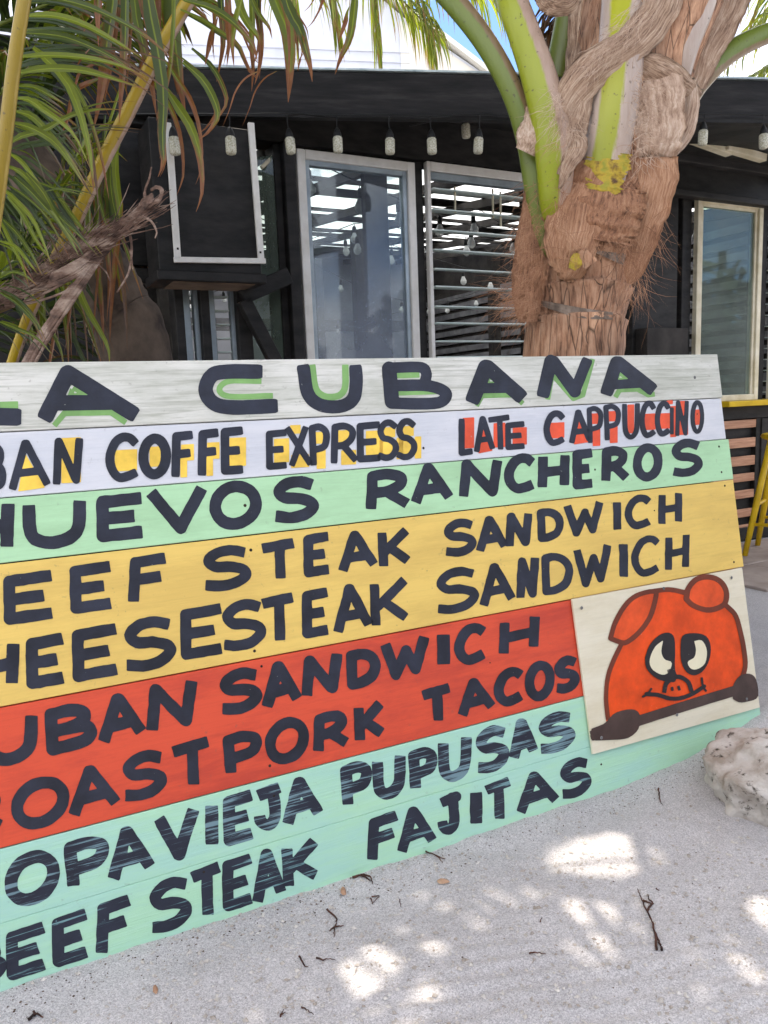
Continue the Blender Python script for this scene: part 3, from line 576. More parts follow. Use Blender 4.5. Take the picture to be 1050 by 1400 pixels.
# screws
M_SCREW = noisy('screw_steel', [(0.10, 0.10, 0.10), (0.28, 0.28, 0.28)], scale=60, rough=0.45, metal=0.6)
M_HOLE = noisy('rusty_hole', [(0.015, 0.012, 0.01), (0.05, 0.035, 0.025)], scale=60, rough=0.9)
def disc(px, py, off, r, mat, parent, name='screw'):
    c = bpt(px, py, off); n = 10
    mb = MB(); V = [c+r*(math.cos(6.283*k/n)*BT+math.sin(6.283*k/n)*BU) for k in range(n)]; V2 = [c+0.7*r*(math.cos(6.283*k/n)*BT+math.sin(6.283*k/n)*BU)+BN*0.0012 for k in range(n)]
    mb.add(V+V2+[c+BN*0.0003], [(k, (k+1) % n, n+(k+1) % n, n+k) for k in range(n)]+[(n+k, n+(k+1) % n, 2*n) for k in range(n)])
    mb.build(name, mat, parent)
for (x, y, pl, r) in [(950, 516, 0, .0052), (953, 566, 1, .003), (983, 610.5, 2, .0034), (986.5, 645.5, 2, .0034), (991, 664, 3, .0036), (894.6, 698, 3, .0022), (1003.4, 768.5, 3, .0036), (335, 691, 2, .0036), (579, 612.5, 1, .0032), (343, 752, 3, .0036),
                   (348, 890, 3, .0034), (357.6, 911, 4, .003), (369, 1047, 4, .0034), (374.7, 1088, 5, .003), (813.5, 642, 2, .003), (822, 1045, 6, .003), (278.7, 1192, 6, .003), (670, 906, 4, .0018), (831, 765, 3, .0026)]:
    disc(x, y, PL[pl][4]+0.0002 if not (579 == x) else 0.0005, r, M_HOLE if r < .005 else M_SCREW, planks[pl])
for (x, y) in [(127, 255), (530, 160), (863, 107), (937, 703), (595, 780), (224, 893)]:
    disc(*pg(x, y), 0.0130, 0.0048, M_SCREW, panel)
# ------------------------------------------------------------------ bar building
WT = np.array([0.88737, 0.46106, 0.0]); WN = np.array([-0.46106, 0.88737, 0.0]); WO = np.array([-1.63244, 3.14184, 0.0])
def wsz(px, py, d=0.0):
    q = on_plane(px, py, WO+WN*d, WN)-WO; return float(q @ WT), float(q[2])
def wb(mb, s0, s1, z0, z1, d0, d1, bev=0.003): mb.box(WO, WT, WN, Z3, s0, s1, d0, d1, z0, z1, bev=bev)
def wpt(s, z, d): return WO+WT*s+WN*d+Z3*z
M_BLACK = noisy('black_stained_wood', [(0.008, 0.0076, 0.0076), (0.026, 0.024, 0.023)], scale=7, stretch=(1, 1, 3), rough=0.6, bump=0.0015, bscale=30)
M_BLACK2 = noisy('black_fascia_paint', [(0.010, 0.0095, 0.0095), (0.020, 0.018, 0.018), (0.045, 0.042, 0.040)], scale=4, stretch=(1, 1, 9), rough=0.65, bump=0.002, bscale=14, hi=0.75)
M_WFRAME = noisy('white_window_paint', [srgb(216, 213, 206), srgb(236, 234, 230)], scale=9, rough=0.5, bump=0.0006)
M_ALU = noisy('grey_aluminium_frame', [srgb(140, 152, 160), srgb(170, 182, 190)], scale=8, rough=0.35, spec=0.5, metal=0.3)
M_LOUV = noisy('pale_green_louvre_metal', [srgb(196, 212, 208), srgb(222, 232, 228)], scale=10, rough=0.3)
M_CREAMW = noisy('cream_weathered_trim', [srgb(200, 190, 160), srgb(226, 218, 196)], scale=9, rough=0.6)
M_YELLOW = noisy('yellow_gloss_paint', [srgb(196, 160, 24), srgb(222, 186, 38)], scale=7, rough=0.4)
M_SLAT = noisy('tan_pallet_wood', [srgb(168, 122, 96), srgb(206, 160, 132)], scale=5, stretch=(1, 1, 12), rough=0.75, bump=0.001)
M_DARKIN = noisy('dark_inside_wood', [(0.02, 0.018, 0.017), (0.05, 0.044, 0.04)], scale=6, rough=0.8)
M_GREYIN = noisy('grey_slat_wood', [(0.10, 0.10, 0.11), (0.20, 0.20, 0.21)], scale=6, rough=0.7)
M_POLY = None
m, t, b = new_mat('translucent_roof_sheet')
tl = nd(t, 'ShaderNodeBsdfTranslucent', Color=(0.95, 0.97, 0.98, 1)); df = nd(t, 'ShaderNodeBsdfDiffuse', Color=(0.8, 0.82, 0.82, 1)); ms = nd(t, 'ShaderNodeMixShader'); ms.inputs[0].default_value = 0.15
t.links.new(tl.outputs[0], ms.inputs[1]); t.links.new(df.outputs[0], ms.inputs[2]); t.links.new(ms.outputs[0], t.nodes['Material Output'].inputs[0]); M_POLY = m
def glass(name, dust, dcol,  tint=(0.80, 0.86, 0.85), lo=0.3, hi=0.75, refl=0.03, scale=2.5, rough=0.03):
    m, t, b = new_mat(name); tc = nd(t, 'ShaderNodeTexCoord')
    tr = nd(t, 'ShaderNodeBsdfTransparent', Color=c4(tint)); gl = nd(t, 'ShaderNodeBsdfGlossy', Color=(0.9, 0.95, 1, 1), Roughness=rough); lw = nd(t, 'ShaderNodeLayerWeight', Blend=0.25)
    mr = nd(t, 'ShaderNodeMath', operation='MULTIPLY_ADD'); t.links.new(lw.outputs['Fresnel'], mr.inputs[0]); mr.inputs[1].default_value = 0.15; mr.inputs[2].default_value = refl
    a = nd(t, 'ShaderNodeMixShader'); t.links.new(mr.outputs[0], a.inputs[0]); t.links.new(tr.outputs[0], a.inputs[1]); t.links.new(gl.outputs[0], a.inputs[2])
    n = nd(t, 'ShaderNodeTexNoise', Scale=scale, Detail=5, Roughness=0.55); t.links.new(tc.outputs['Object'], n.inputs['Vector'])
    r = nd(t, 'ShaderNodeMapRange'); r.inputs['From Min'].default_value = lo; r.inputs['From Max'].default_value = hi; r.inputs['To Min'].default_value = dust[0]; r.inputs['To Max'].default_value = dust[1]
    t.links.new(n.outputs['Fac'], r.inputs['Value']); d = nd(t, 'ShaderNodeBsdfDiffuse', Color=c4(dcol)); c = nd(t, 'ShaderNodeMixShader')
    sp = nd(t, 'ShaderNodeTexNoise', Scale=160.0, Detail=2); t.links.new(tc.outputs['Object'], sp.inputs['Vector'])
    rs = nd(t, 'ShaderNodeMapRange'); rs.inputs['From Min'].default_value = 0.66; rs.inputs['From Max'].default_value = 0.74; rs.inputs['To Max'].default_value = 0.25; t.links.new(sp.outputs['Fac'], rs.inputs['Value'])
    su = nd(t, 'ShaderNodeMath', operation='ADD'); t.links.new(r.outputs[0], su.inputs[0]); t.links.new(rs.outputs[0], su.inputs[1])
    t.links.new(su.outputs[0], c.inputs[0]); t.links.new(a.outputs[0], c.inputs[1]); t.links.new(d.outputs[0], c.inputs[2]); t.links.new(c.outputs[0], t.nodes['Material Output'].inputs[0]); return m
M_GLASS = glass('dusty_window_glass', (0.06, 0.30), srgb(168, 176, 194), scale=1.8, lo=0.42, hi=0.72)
t = M_GLASS.node_tree                                    # bluish sheen low on the pane, painted in as a denser pale film
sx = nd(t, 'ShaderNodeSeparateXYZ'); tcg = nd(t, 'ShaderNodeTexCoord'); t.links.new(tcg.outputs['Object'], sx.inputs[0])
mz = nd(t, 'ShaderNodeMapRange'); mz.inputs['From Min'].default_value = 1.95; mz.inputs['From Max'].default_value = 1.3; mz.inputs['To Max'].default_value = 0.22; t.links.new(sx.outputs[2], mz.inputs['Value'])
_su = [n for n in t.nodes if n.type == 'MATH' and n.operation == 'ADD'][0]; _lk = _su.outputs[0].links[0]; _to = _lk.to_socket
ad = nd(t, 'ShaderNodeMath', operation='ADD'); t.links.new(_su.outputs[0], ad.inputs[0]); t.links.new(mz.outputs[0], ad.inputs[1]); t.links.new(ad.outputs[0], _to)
M_GLASS2 = glass('green_tinted_glass', (0.12, 0.30), srgb(158, 164, 162), tint=(0.70, 0.80, 0.74), refl=0.01)
M_FROST = glass('misty_green_glass', (0.35, 0.6), srgb(120, 134, 122), tint=(0.5, 0.58, 0.53), refl=0.05)

bar = thing('beach_bar_building', WO, 'black timber beach bar with white framed windows, long fascia and slatted counter wall', 'building')
def wpart(name, mat, s0, s1, z0, z1, d0, d1, parent=None, bev=0.003, label=None):
    mb = MB(); wb(mb, s0, s1, z0, z1, d0, d1, bev); return mb.build(name, mat, parent or bar, label=label)
# header, soffit, posts
wpart('header_beam', M_BLACK, -1.5, 7.5, 2.275, 2.50, -0.02, 0.12)
wpart('ledger', M_BLACK, -1.5, 7.5, 2.505, 2.53, -0.05, 0.10)
for s0, s1, zt in [(1.335, 1.42, 2.27), (2.078, 2.135, 2.27), (2.83, 2.90, 2.27), (3.60, 3.98, 2.27), (4.02, 4.10, 2.27), (4.775, 4.83, 2.27), (5.6, 5.7, 2.27)]:
    wpart('post', M_BLACK, s0, s1, 0.0, zt, 0.0, 0.11)
wpart('post', M_BLACK, 1.365, 1.422, 0.0, 2.272, -0.055, -0.003)
# fascia runs at its own slight angle
FO = np.array([-0.8315, 3.45, 0.0]); FT = nrm([0.99, 0.14, 0]); FN = np.array([-FT[1], FT[0], 0])
FO = FO-FT*1.2
mb = MB(); mb.box(FO, FT, FN, Z3, 0, 5.6, 0, 0.045, 2.300, 2.487, bev=0.004); mb.build('fascia', M_BLACK2, bar)
M_FLASH = noisy('metal_roof_edge', [srgb(150, 165, 168), srgb(205, 215, 215)], scale=12, rough=0.4, metal=0.4)
mb = MB(); mb.box(FO, FT, FN, Z3, 0, 5.6, -0.012, 0.10, 2.489, 2.497); mb.build('roof_edge_flashing', M_FLASH, bar)
# soffit boards from fascia bottom back up to the header
mb = MB()
for k in range(14):
    a = FO+FT*(0.4*k); b2 = FO+FT*(0.4*k+0.3995)
    def back(p):
        s = (p-WO) @ WT; q = WO+WT*s; return np.array([q[0], q[1], 0])
    A0 = a+FN*0.047+Z3*2.31; B0 = b2+FN*0.047+Z3*2.31; A1 = back(a)+Z3*2.48; B1 = back(b2)+Z3*2.48
    if (A1-A0) @ WN < 0.02: continue
    mb.add([A0, B0, B1, A1, A0+Z3*.02, B0+Z3*.02, B1+Z3*.02, A1+Z3*.02], [(0, 1, 2, 3), (7, 6, 5, 4), (0, 4, 5, 1), (1, 5, 6, 2), (2, 6, 7, 3), (3, 7, 4, 0)])
sf = mb.build('soffit', M_BLACK, bar)
mb = MB(); mb.box(FO, FT, FN, Z3, 0, 5.6, -0.012, -0.001, 2.296, 2.312); mb.build('fascia_trim', M_BLACK, bar)
# lower wall below window sills
wpart('sill_wall', M_BLACK, -1.5, 4.36, 0.0, 1.20, 0.02, 0.10)

def window(s0, s1, z0, z1, d0, w, mat, gmat, label, inner=None, th=0.035, top=None):
    mb = MB(); top = top or w
    wb(mb, s0, s0+w, z0, z1, d0-th, d0); wb(mb, s1-w, s1, z0, z1, d0-th, d0)
    wb(mb, s0+w+0.0005, s1-w-0.0005, z1-top, z1, d0-th, d0); wb(mb, s0+w+0.0005, s1-w-0.0005, z0, z0+w, d0-th, d0)
    o = mb.build('window', mat, bar, label=label)
    if inner:
        mb = MB(); i = w+0.001; q = 0.022
        wb(mb, s0+i, s0+i+q, z0+i, z1-top-0.001, d0-th*.6, d0+.02, .001); wb(mb, s1-i-q, s1-i, z0+i, z1-top-0.001, d0-th*.6, d0+.02, .001)
        wb(mb, s0+i+q+.0005, s1-i-q-.0005, z1-top-0.001-q, z1-top-0.001, d0-th*.6, d0+.02, .001); mb.build('sash', inner, o)
    if gmat:
        mb = MB(); wb(mb, s0+w*0.9, s1-w*0.9, z0+w*0.9, z1-w*0.9, d0-0.010, d0-0.005, 0); mb.build('pane', gmat, o)
    return o
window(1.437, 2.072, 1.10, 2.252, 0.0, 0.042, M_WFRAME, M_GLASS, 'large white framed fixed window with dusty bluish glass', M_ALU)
lv = window(2.142, 2.800, 1.245, 2.268, 0.0, 0.022, M_WFRAME, None, 'white framed louvre window with open horizontal blades', None, top=0.045)
mb = MB(); wb(mb, 2.79, 2.835, 1.0, 2.24, -0.028, 0.02); wb(mb, 2.168, 2.776, 2.185, 2.218, -0.03, 0.01, .001); mb.build('louvre_channel', M_ALU, lv)
# open glass louvre blades seen nearly edge on
zz = [wsz(650, y)[1] for y in (266, 293, 320, 346, 371, 395, 421, 443, 467, 488)]
for k, z in enumerate(zz):
    mb = MB(); tilt = (0.10 if k < 5 else 0.03)+random.uniform(-.01, .01)
    up = nrm(Z3*tilt+WN*1.0); no = np.cross(WT, up)
    mb.box(WO+Z3*z, WT, up, no, 2.168, 2.788, -0.05, 0.045, -0.003, 0.003)
    bl = mb.build('louvre', M_LOUV, lv)
# vertical opener bars
mb = MB()
for s, z0_, z1_ in [(2.31, 2.03, 2.16), (2.55, 2.02, 2.17), (2.60, 1.98, 2.16)]: wb(mb, s, s+.006, z0_, z1_, -0.03, -0.02, 0)
mb.build('louvre_opener', M_CREAMW, lv)
wr = window(4.115, 4.735, 0.985, 2.268, 0.0, 0.040, M_CREAMW, M_GLASS2, 'cream framed window at the right end above the yellow counter', M_CREAMW, top=0.035)
wl2 = window(4.86, 5.55, 0.985, 2.25, 0.0, 0.022, M_WFRAME, None, 'white louvre window at the far right edge')
for k in range(16):
    mb = MB(); wb(mb, 4.885, 5.525, 1.03+k*.075, 1.036+k*.075, -0.04, 0.05, 0); mb.build('louvre', M_LOUV, wl2)
# far left grey windows under the cabinet
s_ = lambda x, y=440: wsz(x, y)[0]
for k, (xa, xb) in enumerate([(250, 276), (284, 326)]):
    o = window(s_(xa), s_(xb), 1.15, 2.2, 0.03, 0.036, M_ALU, None, ['narrow grey louvre window beside the leaning trunk', 'wider grey louvre window below the black cabinet'][k])
    for j in range(9):
        mb = MB(); wb(mb, s_(xa)+.04, s_(xb)-.04, 1.20+j*.062, 1.206+j*.062, 0.0, 0.06, 0); mb.build('louvre', M_LOUV, o)
for xa, xb in [(237, 249), (272, 284), (321, 340)]: wpart('post', M_BLACK, s_(xa), s_(xb), 0, 2.26, -0.05, 0.06)
wpart('rail', M_BLACK, -1.5, s_(345), 1.62, 1.68, -0.04, 0.02)
wpart('wall_panel', M_BLACK, -1.5, s_(355), 1.70, 2.27, 0.02, 0.06)
wpart('wall_panel', M_BLACK, -1.5, s_(165), 1.205, 1.618, 0.021, 0.06)
# misty panel between cabinet and first window, set at an angle like an opened sash
mb = MB(); a = wsz(343, 400)[0]; b_ = wsz(391, 400)[0]
mb.add([wpt(a, 1.10, 0.10), wpt(b_, 1.10, 0.0), wpt(b_, 2.22, 0.0), wpt(a, 2.22, 0.10)], [(0, 1, 2, 3)]); mb.build('side_pane', M_FROST, bar, label='misty green glass panel beside the tall window')
def bar_px(name, pts, w, d, th, mat, parent):
    a, b2 = [np.array(wpt(*wsz(x, y, d), d)) for x, y in pts]; ex = nrm(b2-a); ey = WN; ez = np.cross(ex, ey)
    mb = MB(); mb.box(a, ex, ey, ez, -0.02, np.linalg.norm(b2-a)+0.02, 0, th, -w/2, w/2, bev=0.003); return mb.build(name, mat, parent)
bar_px('brace', [(338, 402), (392, 378)], 0.075, -0.13, 0.05, M_BLACK, bar)
bar_px('brace', [(338, 415), (382, 500)], 0.060, -0.13, 0.05, M_BLACK, bar)
bar_px('frame_bar', [(362, 225), (384, 204)], 0.018, 0.02, 0.02, M_CREAMW, bar)

# right part: counter, slats
ct = wpart('counter', M_YELLOW, 4.34, 7.4, 0.948, 0.984, -0.12, 0.10)
wpart('counter_backing', M_BLACK, 4.36, 7.4, 0.0, 0.945, 0.035, 0.07)
wpart('kick_board', M_BLACK, 4.36, 7.4, 0.01, 0.10, -0.012, 0.03)
wpart('counter_apron', M_BLACK, 4.36, 7.4, 0.86, 0.944, -0.012, 0.03)
for (ya, yb) in [(575, 586), (600, 613), (625, 638), (649, 660), (672, 683), (698, 709), (720, 727)]:
    z1_ = wsz(1005, ya)[1]; z0_ = wsz(1005, yb)[1]
    wpart('slat', M_SLAT, 4.36, 4.81, z0_, z1_, 0.004, 0.022, bev=0.0015); wpart('slat', M_SLAT, 4.93, 7.3, z0_, z1_, 0.004, 0.022, bev=0.0015)
wpart('post', M_BLACK, 4.82, 4.92, 0.10, 0.855, -0.01, 0.03)
# cabinet-like dark block between posts (right of the trunk)
wpart('side_cupboard', M_DARKIN, 3.62, 3.97, 1.22, 1.45, -0.10, -0.003)
bar_px('raking_beam', [(936, 176), (1000, 200)], 0.085, -0.42, 0.05, M_CREAMW, bar)
bar_px('raking_beam', [(1000, 200), (1046, 214)], 0.040, -0.44, 0.05, M_CREAMW, bar)
wpart('lower_rail', M_BLACK, 3.1, 7.5, 2.235, 2.27, -0.10, -0.03)
wpart('upper_rail', M_BLACK2, 3.1, 7.5, 2.42, 2.515, -0.12, -0.06)

# interior: floor, slatted side and back walls, roof of rafters and sheets
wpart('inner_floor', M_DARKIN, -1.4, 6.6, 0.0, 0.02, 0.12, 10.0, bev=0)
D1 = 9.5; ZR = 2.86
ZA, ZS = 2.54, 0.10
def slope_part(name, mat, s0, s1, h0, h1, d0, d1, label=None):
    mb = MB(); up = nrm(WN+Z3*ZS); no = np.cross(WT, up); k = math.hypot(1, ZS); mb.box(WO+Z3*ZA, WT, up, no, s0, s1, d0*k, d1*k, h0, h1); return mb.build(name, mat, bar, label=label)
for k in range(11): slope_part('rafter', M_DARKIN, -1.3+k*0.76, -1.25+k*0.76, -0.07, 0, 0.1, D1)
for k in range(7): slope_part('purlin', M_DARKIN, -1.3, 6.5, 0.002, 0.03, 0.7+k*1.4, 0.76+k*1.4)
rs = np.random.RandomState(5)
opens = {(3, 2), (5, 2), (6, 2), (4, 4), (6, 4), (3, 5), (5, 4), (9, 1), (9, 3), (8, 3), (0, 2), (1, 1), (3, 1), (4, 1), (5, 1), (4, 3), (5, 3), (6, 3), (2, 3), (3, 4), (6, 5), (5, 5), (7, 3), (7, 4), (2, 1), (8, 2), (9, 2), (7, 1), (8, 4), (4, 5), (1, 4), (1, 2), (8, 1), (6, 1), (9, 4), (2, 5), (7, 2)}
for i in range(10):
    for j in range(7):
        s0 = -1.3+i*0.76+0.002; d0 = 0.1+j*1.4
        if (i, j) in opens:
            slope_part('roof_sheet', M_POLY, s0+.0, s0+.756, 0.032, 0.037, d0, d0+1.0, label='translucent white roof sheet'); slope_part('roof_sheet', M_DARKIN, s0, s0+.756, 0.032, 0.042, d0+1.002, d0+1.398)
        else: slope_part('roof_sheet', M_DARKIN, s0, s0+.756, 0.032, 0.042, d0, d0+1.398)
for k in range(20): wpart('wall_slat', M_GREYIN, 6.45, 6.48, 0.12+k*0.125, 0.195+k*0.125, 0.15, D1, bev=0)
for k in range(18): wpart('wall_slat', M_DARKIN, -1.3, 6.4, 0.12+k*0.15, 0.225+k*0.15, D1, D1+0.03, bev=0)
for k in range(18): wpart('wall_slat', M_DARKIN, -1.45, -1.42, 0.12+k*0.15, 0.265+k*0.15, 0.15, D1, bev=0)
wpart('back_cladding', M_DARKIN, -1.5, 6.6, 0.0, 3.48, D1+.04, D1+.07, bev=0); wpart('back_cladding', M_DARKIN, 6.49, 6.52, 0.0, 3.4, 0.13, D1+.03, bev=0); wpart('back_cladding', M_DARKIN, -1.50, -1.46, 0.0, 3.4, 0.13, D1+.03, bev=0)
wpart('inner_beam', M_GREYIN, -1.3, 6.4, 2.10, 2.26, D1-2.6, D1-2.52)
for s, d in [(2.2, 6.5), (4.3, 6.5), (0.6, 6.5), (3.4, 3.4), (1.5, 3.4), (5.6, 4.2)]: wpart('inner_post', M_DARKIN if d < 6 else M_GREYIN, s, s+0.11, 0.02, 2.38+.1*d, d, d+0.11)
# dark framed partition seen through the first window
wpart('partition', M_DARKIN, 1.47, 1.60, 0.02, 2.5, 0.5, 0.55); wpart('partition', M_DARKIN, 1.98, 2.12, 0.02, 2.6, 0.35, 0.40)

# ------------------------------------------------------------------ light strings
M_CABLE = noisy('black_cable', [(0.01, 0.01, 0.01), (0.02, 0.02, 0.02)], rough=0.5)
m, t, b = new_mat('bulb_glass'); b.inputs['Base Color'].default_value = (0.74, 0.70, 0.52, 1); b.inputs['Roughness'].default_value = 0.25; b.inputs['Transmission Weight'].default_value = 0.25; b.inputs['Alpha'].default_value = 0.9
n = nd(t, 'ShaderNodeTexNoise', Scale=160.0); tc = nd(t, 'ShaderNodeTexCoord'); t.links.new(tc.outputs['Object'], n.inputs['Vector']); r = nd(t, 'ShaderNodeValToRGB'); r.color_ramp.elements[0].position = .4; r.color_ramp.elements[0].color = (0.55, 0.52, 0.38, 1); r.color_ramp.elements[1].position = .6; r.color_ramp.elements[1].color = (0.86, 0.84, 0.70, 1)
t.links.new(n.outputs['Fac'], r.inputs[0]); t.links.new(r.outputs[0], b.inputs['Base Color']); M_BULB = m
m, t, b = new_mat('clear_bulb'); b.inputs['Base Color'].default_value = (0.92, 0.94, 0.93, 1); b.inputs['Transmission Weight'].default_value = 0.3; b.inputs['Roughness'].default_value = 0.12; M_CLEAR = m
def lathe(mb, prof, n=12):
    K = len(prof); vs = [(r_*math.cos(6.2832*k/n), r_*math.sin(6.2832*k/n), z) for z, r_ in prof for k in range(n)]
    mb.add(vs, [(i*n+k, i*n+(k+1) % n, (i+1)*n+(k+1) % n, (i+1)*n+k)[::-1] for i in range(K-1) for k in range(n)]+[tuple(range(n)), tuple((K-1)*n+k for k in range(n))[::-1]])
def me_of(prof, name, mat, n=12):
    mb = MB(); lathe(mb, prof, n); me = bpy.data.meshes.new(name); me.from_pydata(mb.v, [], mb.f); me.polygons.foreach_set('use_smooth', [True]*len(me.polygons)); me.materials.append(mat); me.update(); return me
ME_CYL = me_of([(0, .012), (-.003, .0165), (-.010, .0215), (-.060, .0215), (-.068, .018), (-.071, .009)], 'bulb', M_BULB, 14)
ME_SOCK = me_of([(.034, .0045), (.028, .009), (.014, .0155), (.0, .0185), (-.003, .018)], 'socket', M_CABLE)
ME_RND = me_of([(0, .012), (-.02, .02), (-.045, .031), (-.066, .029), (-.082, .014), (-.086, .004)], 'bulb', M_CLEAR)
ME_SOCK2 = me_of([(.05, .01), (.04, .016), (0, .018), (-.003, .015)], 'socket', M_CABLE)
def light_string(P, bulbs, label, clear=False, drop=0.05, sc=1.0):
    st = thing('string_lights', P[0], label, 'string lights', 'strings of bulbs'); mb = MB()
    mb.tube(P, 0.0035, n=5)
    mb.build('cable', M_CABLE, st, smooth=True)
    for q, dr in bulbs:
        top = Vector([float(c) for c in q]); bo = top-Vector((0, 0, dr))
        o = link('bulb', ME_RND if clear else ME_CYL, st, loc=bo); o.rotation_euler = (random.uniform(-.08, .08), random.uniform(-.08, .08), random.random()*6)
        o.scale = (sc, sc, sc)
        k = link('socket', ME_SOCK2 if clear else ME_SOCK, o)
        mw = MB(); mw.tube([(0, 0, 0.03), (random.uniform(-.006, .006), 0, 0.03+(dr-0.03)*0.5), (0, 0, max(0.035, dr)/sc)], 0.0025, n=5); mw.build('wire', M_CABLE, o)
# front string, hung along the fascia foot
def fpt(px, py, d=-0.03):
    q = on_plane(px, py, FO+FN*d, FN); return q
fb = [(235, 186), (313, 186), (394, 187), (460, 186), (532, 188), (589, 188), (654, 187), (962, 177), (1045, 182)]
P = catmull([fpt(60, 160, -.30), fpt(150, 157, -.30), fpt(235, 156, -.28), fpt(313, 156, -.27), fpt(394, 155), fpt(460, 158), fpt(532, 157), fpt(589, 159), fpt(654, 156), fpt(760, 162), fpt(880, 158), fpt(962, 156), fpt(1045, 157), fpt(1120, 160)], 90)
bl = []
for x, y in fb:
    dd = -.03 if x > 320 else (-.28 if x < 300 else -.27); c = fpt(x, y, dd); tp = fpt(x, 157, dd); bl.append((tp, float(tp[2]-c[2])))
light_string(P, bl, 'front string of frosted cylinder bulbs hanging under the black fascia')
P = [wpt(*wsz(x, y, -0.25), -0.25) for x, y in [(560, 172), (636, 158), (700, 166), (930, 160), (1050, 165)]]
light_string(catmull(P, 30), [(wpt(*wsz(636, 158, -.25), -.25), 0.035)], 'second string behind the fascia carrying a single bulb')
# inner strings with round bulbs
rr = np.random.RandomState(11)
for k, (d, z, sag, s0, s1, nb) in enumerate([(1.3, 2.50, .22, 1.2, 4.9, 9), (2.3, 2.52, .22, 0.5, 5.2, 11), (3.3, 2.55, .25, 0.2, 6.0, 13), (4.6, 2.58, .30, 0.0, 6.3, 14), (6.2, 2.6, .35, 0, 6.3, 14), (0.75, 2.42, .16, 1.45, 5.2, 9)]):
    P = [wpt(s0+(s1-s0)*u, z-sag*(1-((u*2) % 1*2-1)**2)+0.04*math.sin(u*9+k), d+0.5*math.sin(u*5+k)) for u in np.linspace(0, 1, 40)]
    bl = [(P[int((i+.5)/nb*39)], rr.uniform(.06, .11)) for i in range(nb)]
    light_string(P, bl, ['string of round bulbs just inside the windows', 'second string of round bulbs inside the bar', 'middle string of round bulbs under the rafters', 'fourth string of round bulbs deeper in the bar', 'deepest string of round bulbs by the grey beam', 'short string of round bulbs right behind the panes'][k], clear=True)

# interior chairs and tables (dark, glimpsed through the louvres)
M_WTUBE = noisy('white_tube', [srgb(205, 205, 200), srgb(230, 230, 228)], rough=0.4)
M_ORANGE = noisy('orange_tabletop', [srgb(200, 120, 50), srgb(220, 140, 60)], rough=0.5)
def chair(s, d, rz, mat, label, hz=0.75):
    c = wpt(s, 0.02, d); t_ = thing('bar_chair', c, label, 'chair', 'chairs inside the bar'); ca, sa = math.cos(rz), math.sin(rz)
    ex = np.array([ca, sa, 0]); ey = np.array([-sa, ca, 0])
    mb = MB(); mb.box(c, ex, ey, Z3, -.2, .2, -.2, .2, hz-.02, hz, bev=.006); mb.build('seat', mat, t_)
    for a in (-1, 1):
        for b2 in (-1, 1):
            mb = MB(); mb.tube([c+ex*a*.23+ey*b2*.23, c+ex*a*.18+ey*b2*.18+Z3*(hz-.02)], .012, n=6); mb.build('leg', mat, t_, smooth=True)
    for a in (-1, 1):
        mb = MB(); mb.tube([c+ex*a*.18+ey*.18+Z3*hz, c+ex*a*.17+ey*.23+Z3*(hz+.42)], .012, n=6); mb.build('back_post', mat, t_, smooth=True)
    for h in (.22, .32, .42):
        mb = MB(); mb.tube([c-ex*.175+ey*.22+Z3*(hz+h), c+ex*.175+ey*.22+Z3*(hz+h)], .010, n=6); mb.build('back_rail', mat, t_, smooth=True)
    mb = MB(); mb.tube([c-ex*.215+ey*.215+Z3*.25, c+ex*.215+ey*.215+Z3*.25, c+ex*.215-ey*.215+Z3*.25, c-ex*.215-ey*.215+Z3*.25, c-ex*.215+ey*.215+Z3*.25], .009, n=5); mb.build('foot_ring', mat, t_)
chair(0.80, 0.6, 0.5, M_WTUBE, 'white tubular high chair glimpsed left behind the grey louvres')
chair(1.30, 1.6, -0.6, M_WTUBE, 'white tubular high chair behind the second grey louvre window')
chair(2.9, 2.6, 0.4, M_DARKIN, 'dark high chair behind the white louvre window, nearer one'); chair(3.7, 3.1, 2.4, M_DARKIN, 'dark high chair behind the white louvre window, farther one'); chair(4.8, 3.0, 1.2, M_GREYIN, 'grey high chair deep inside the bar on the right')
for s, d, mt, lb in [(0.95, 1.3, M_ORANGE, 'small high table with an orange top at the left inside the bar'), (3.3, 3.6, M_DARKIN, 'dark high table inside the bar behind the louvre blades')]:
    c = wpt(s, 0.02, d); t_ = thing('bar_table', c, lb, 'table'); mb = MB(); mb.box(c, WT, WN, Z3, -.3, .3, -.3, .3, 1.02, 1.06, bev=.005); mb.build('table_top', mt, t_)
    mb = MB(); mb.tube([c, c+Z3*1.02], .03, n=8); mb.build('table_leg', M_DARKIN, t_); mb = MB(); mb.box(c, WT, WN, Z3, -.22, .22, -.22, .22, 0, .03, bev=.005); mb.build('table_base', M_DARKIN, t_)

# ------------------------------------------------------------------ hanging cabinet
DC = -0.30
cs0, _ = wsz(229, 250, DC); cs1, _ = wsz(352, 250, DC); cz1 = wsz(285, 168, DC)[1]; czb = wsz(300, 389, DC)[1]; czf = wsz(300, 360, DC)[1]
cab = thing('hanging_cabinet', wpt((cs0+cs1)/2, czb, DC/2), 'black box shaped cabinet with a white trimmed front hanging left of the windows', 'cabinet')
def cpart(name, mat, *a, bev=.003, label=None):
    mb = MB(); wb(mb, *a, bev); return mb.build(name, mat, cab, label=label)
cpart('case', M_BLACK, cs0-0.055, cs1+0.0, czf-0.035, cz1, DC+0.015, -0.065)
M_UND = noisy('brown_plywood_underside', [srgb(96, 80, 66), srgb(128, 108, 92)], scale=9, rough=0.8)
cpart('base_board', M_BLACK, cs0-0.07, cs1+0.012, czf-0.075, czf-0.037, DC-0.01, -0.062)
cpart('base_underside', M_UND, cs0+0.0, cs1-0.03, czf-0.079, czf-0.0755, DC+0.02, -0.08, bev=0)
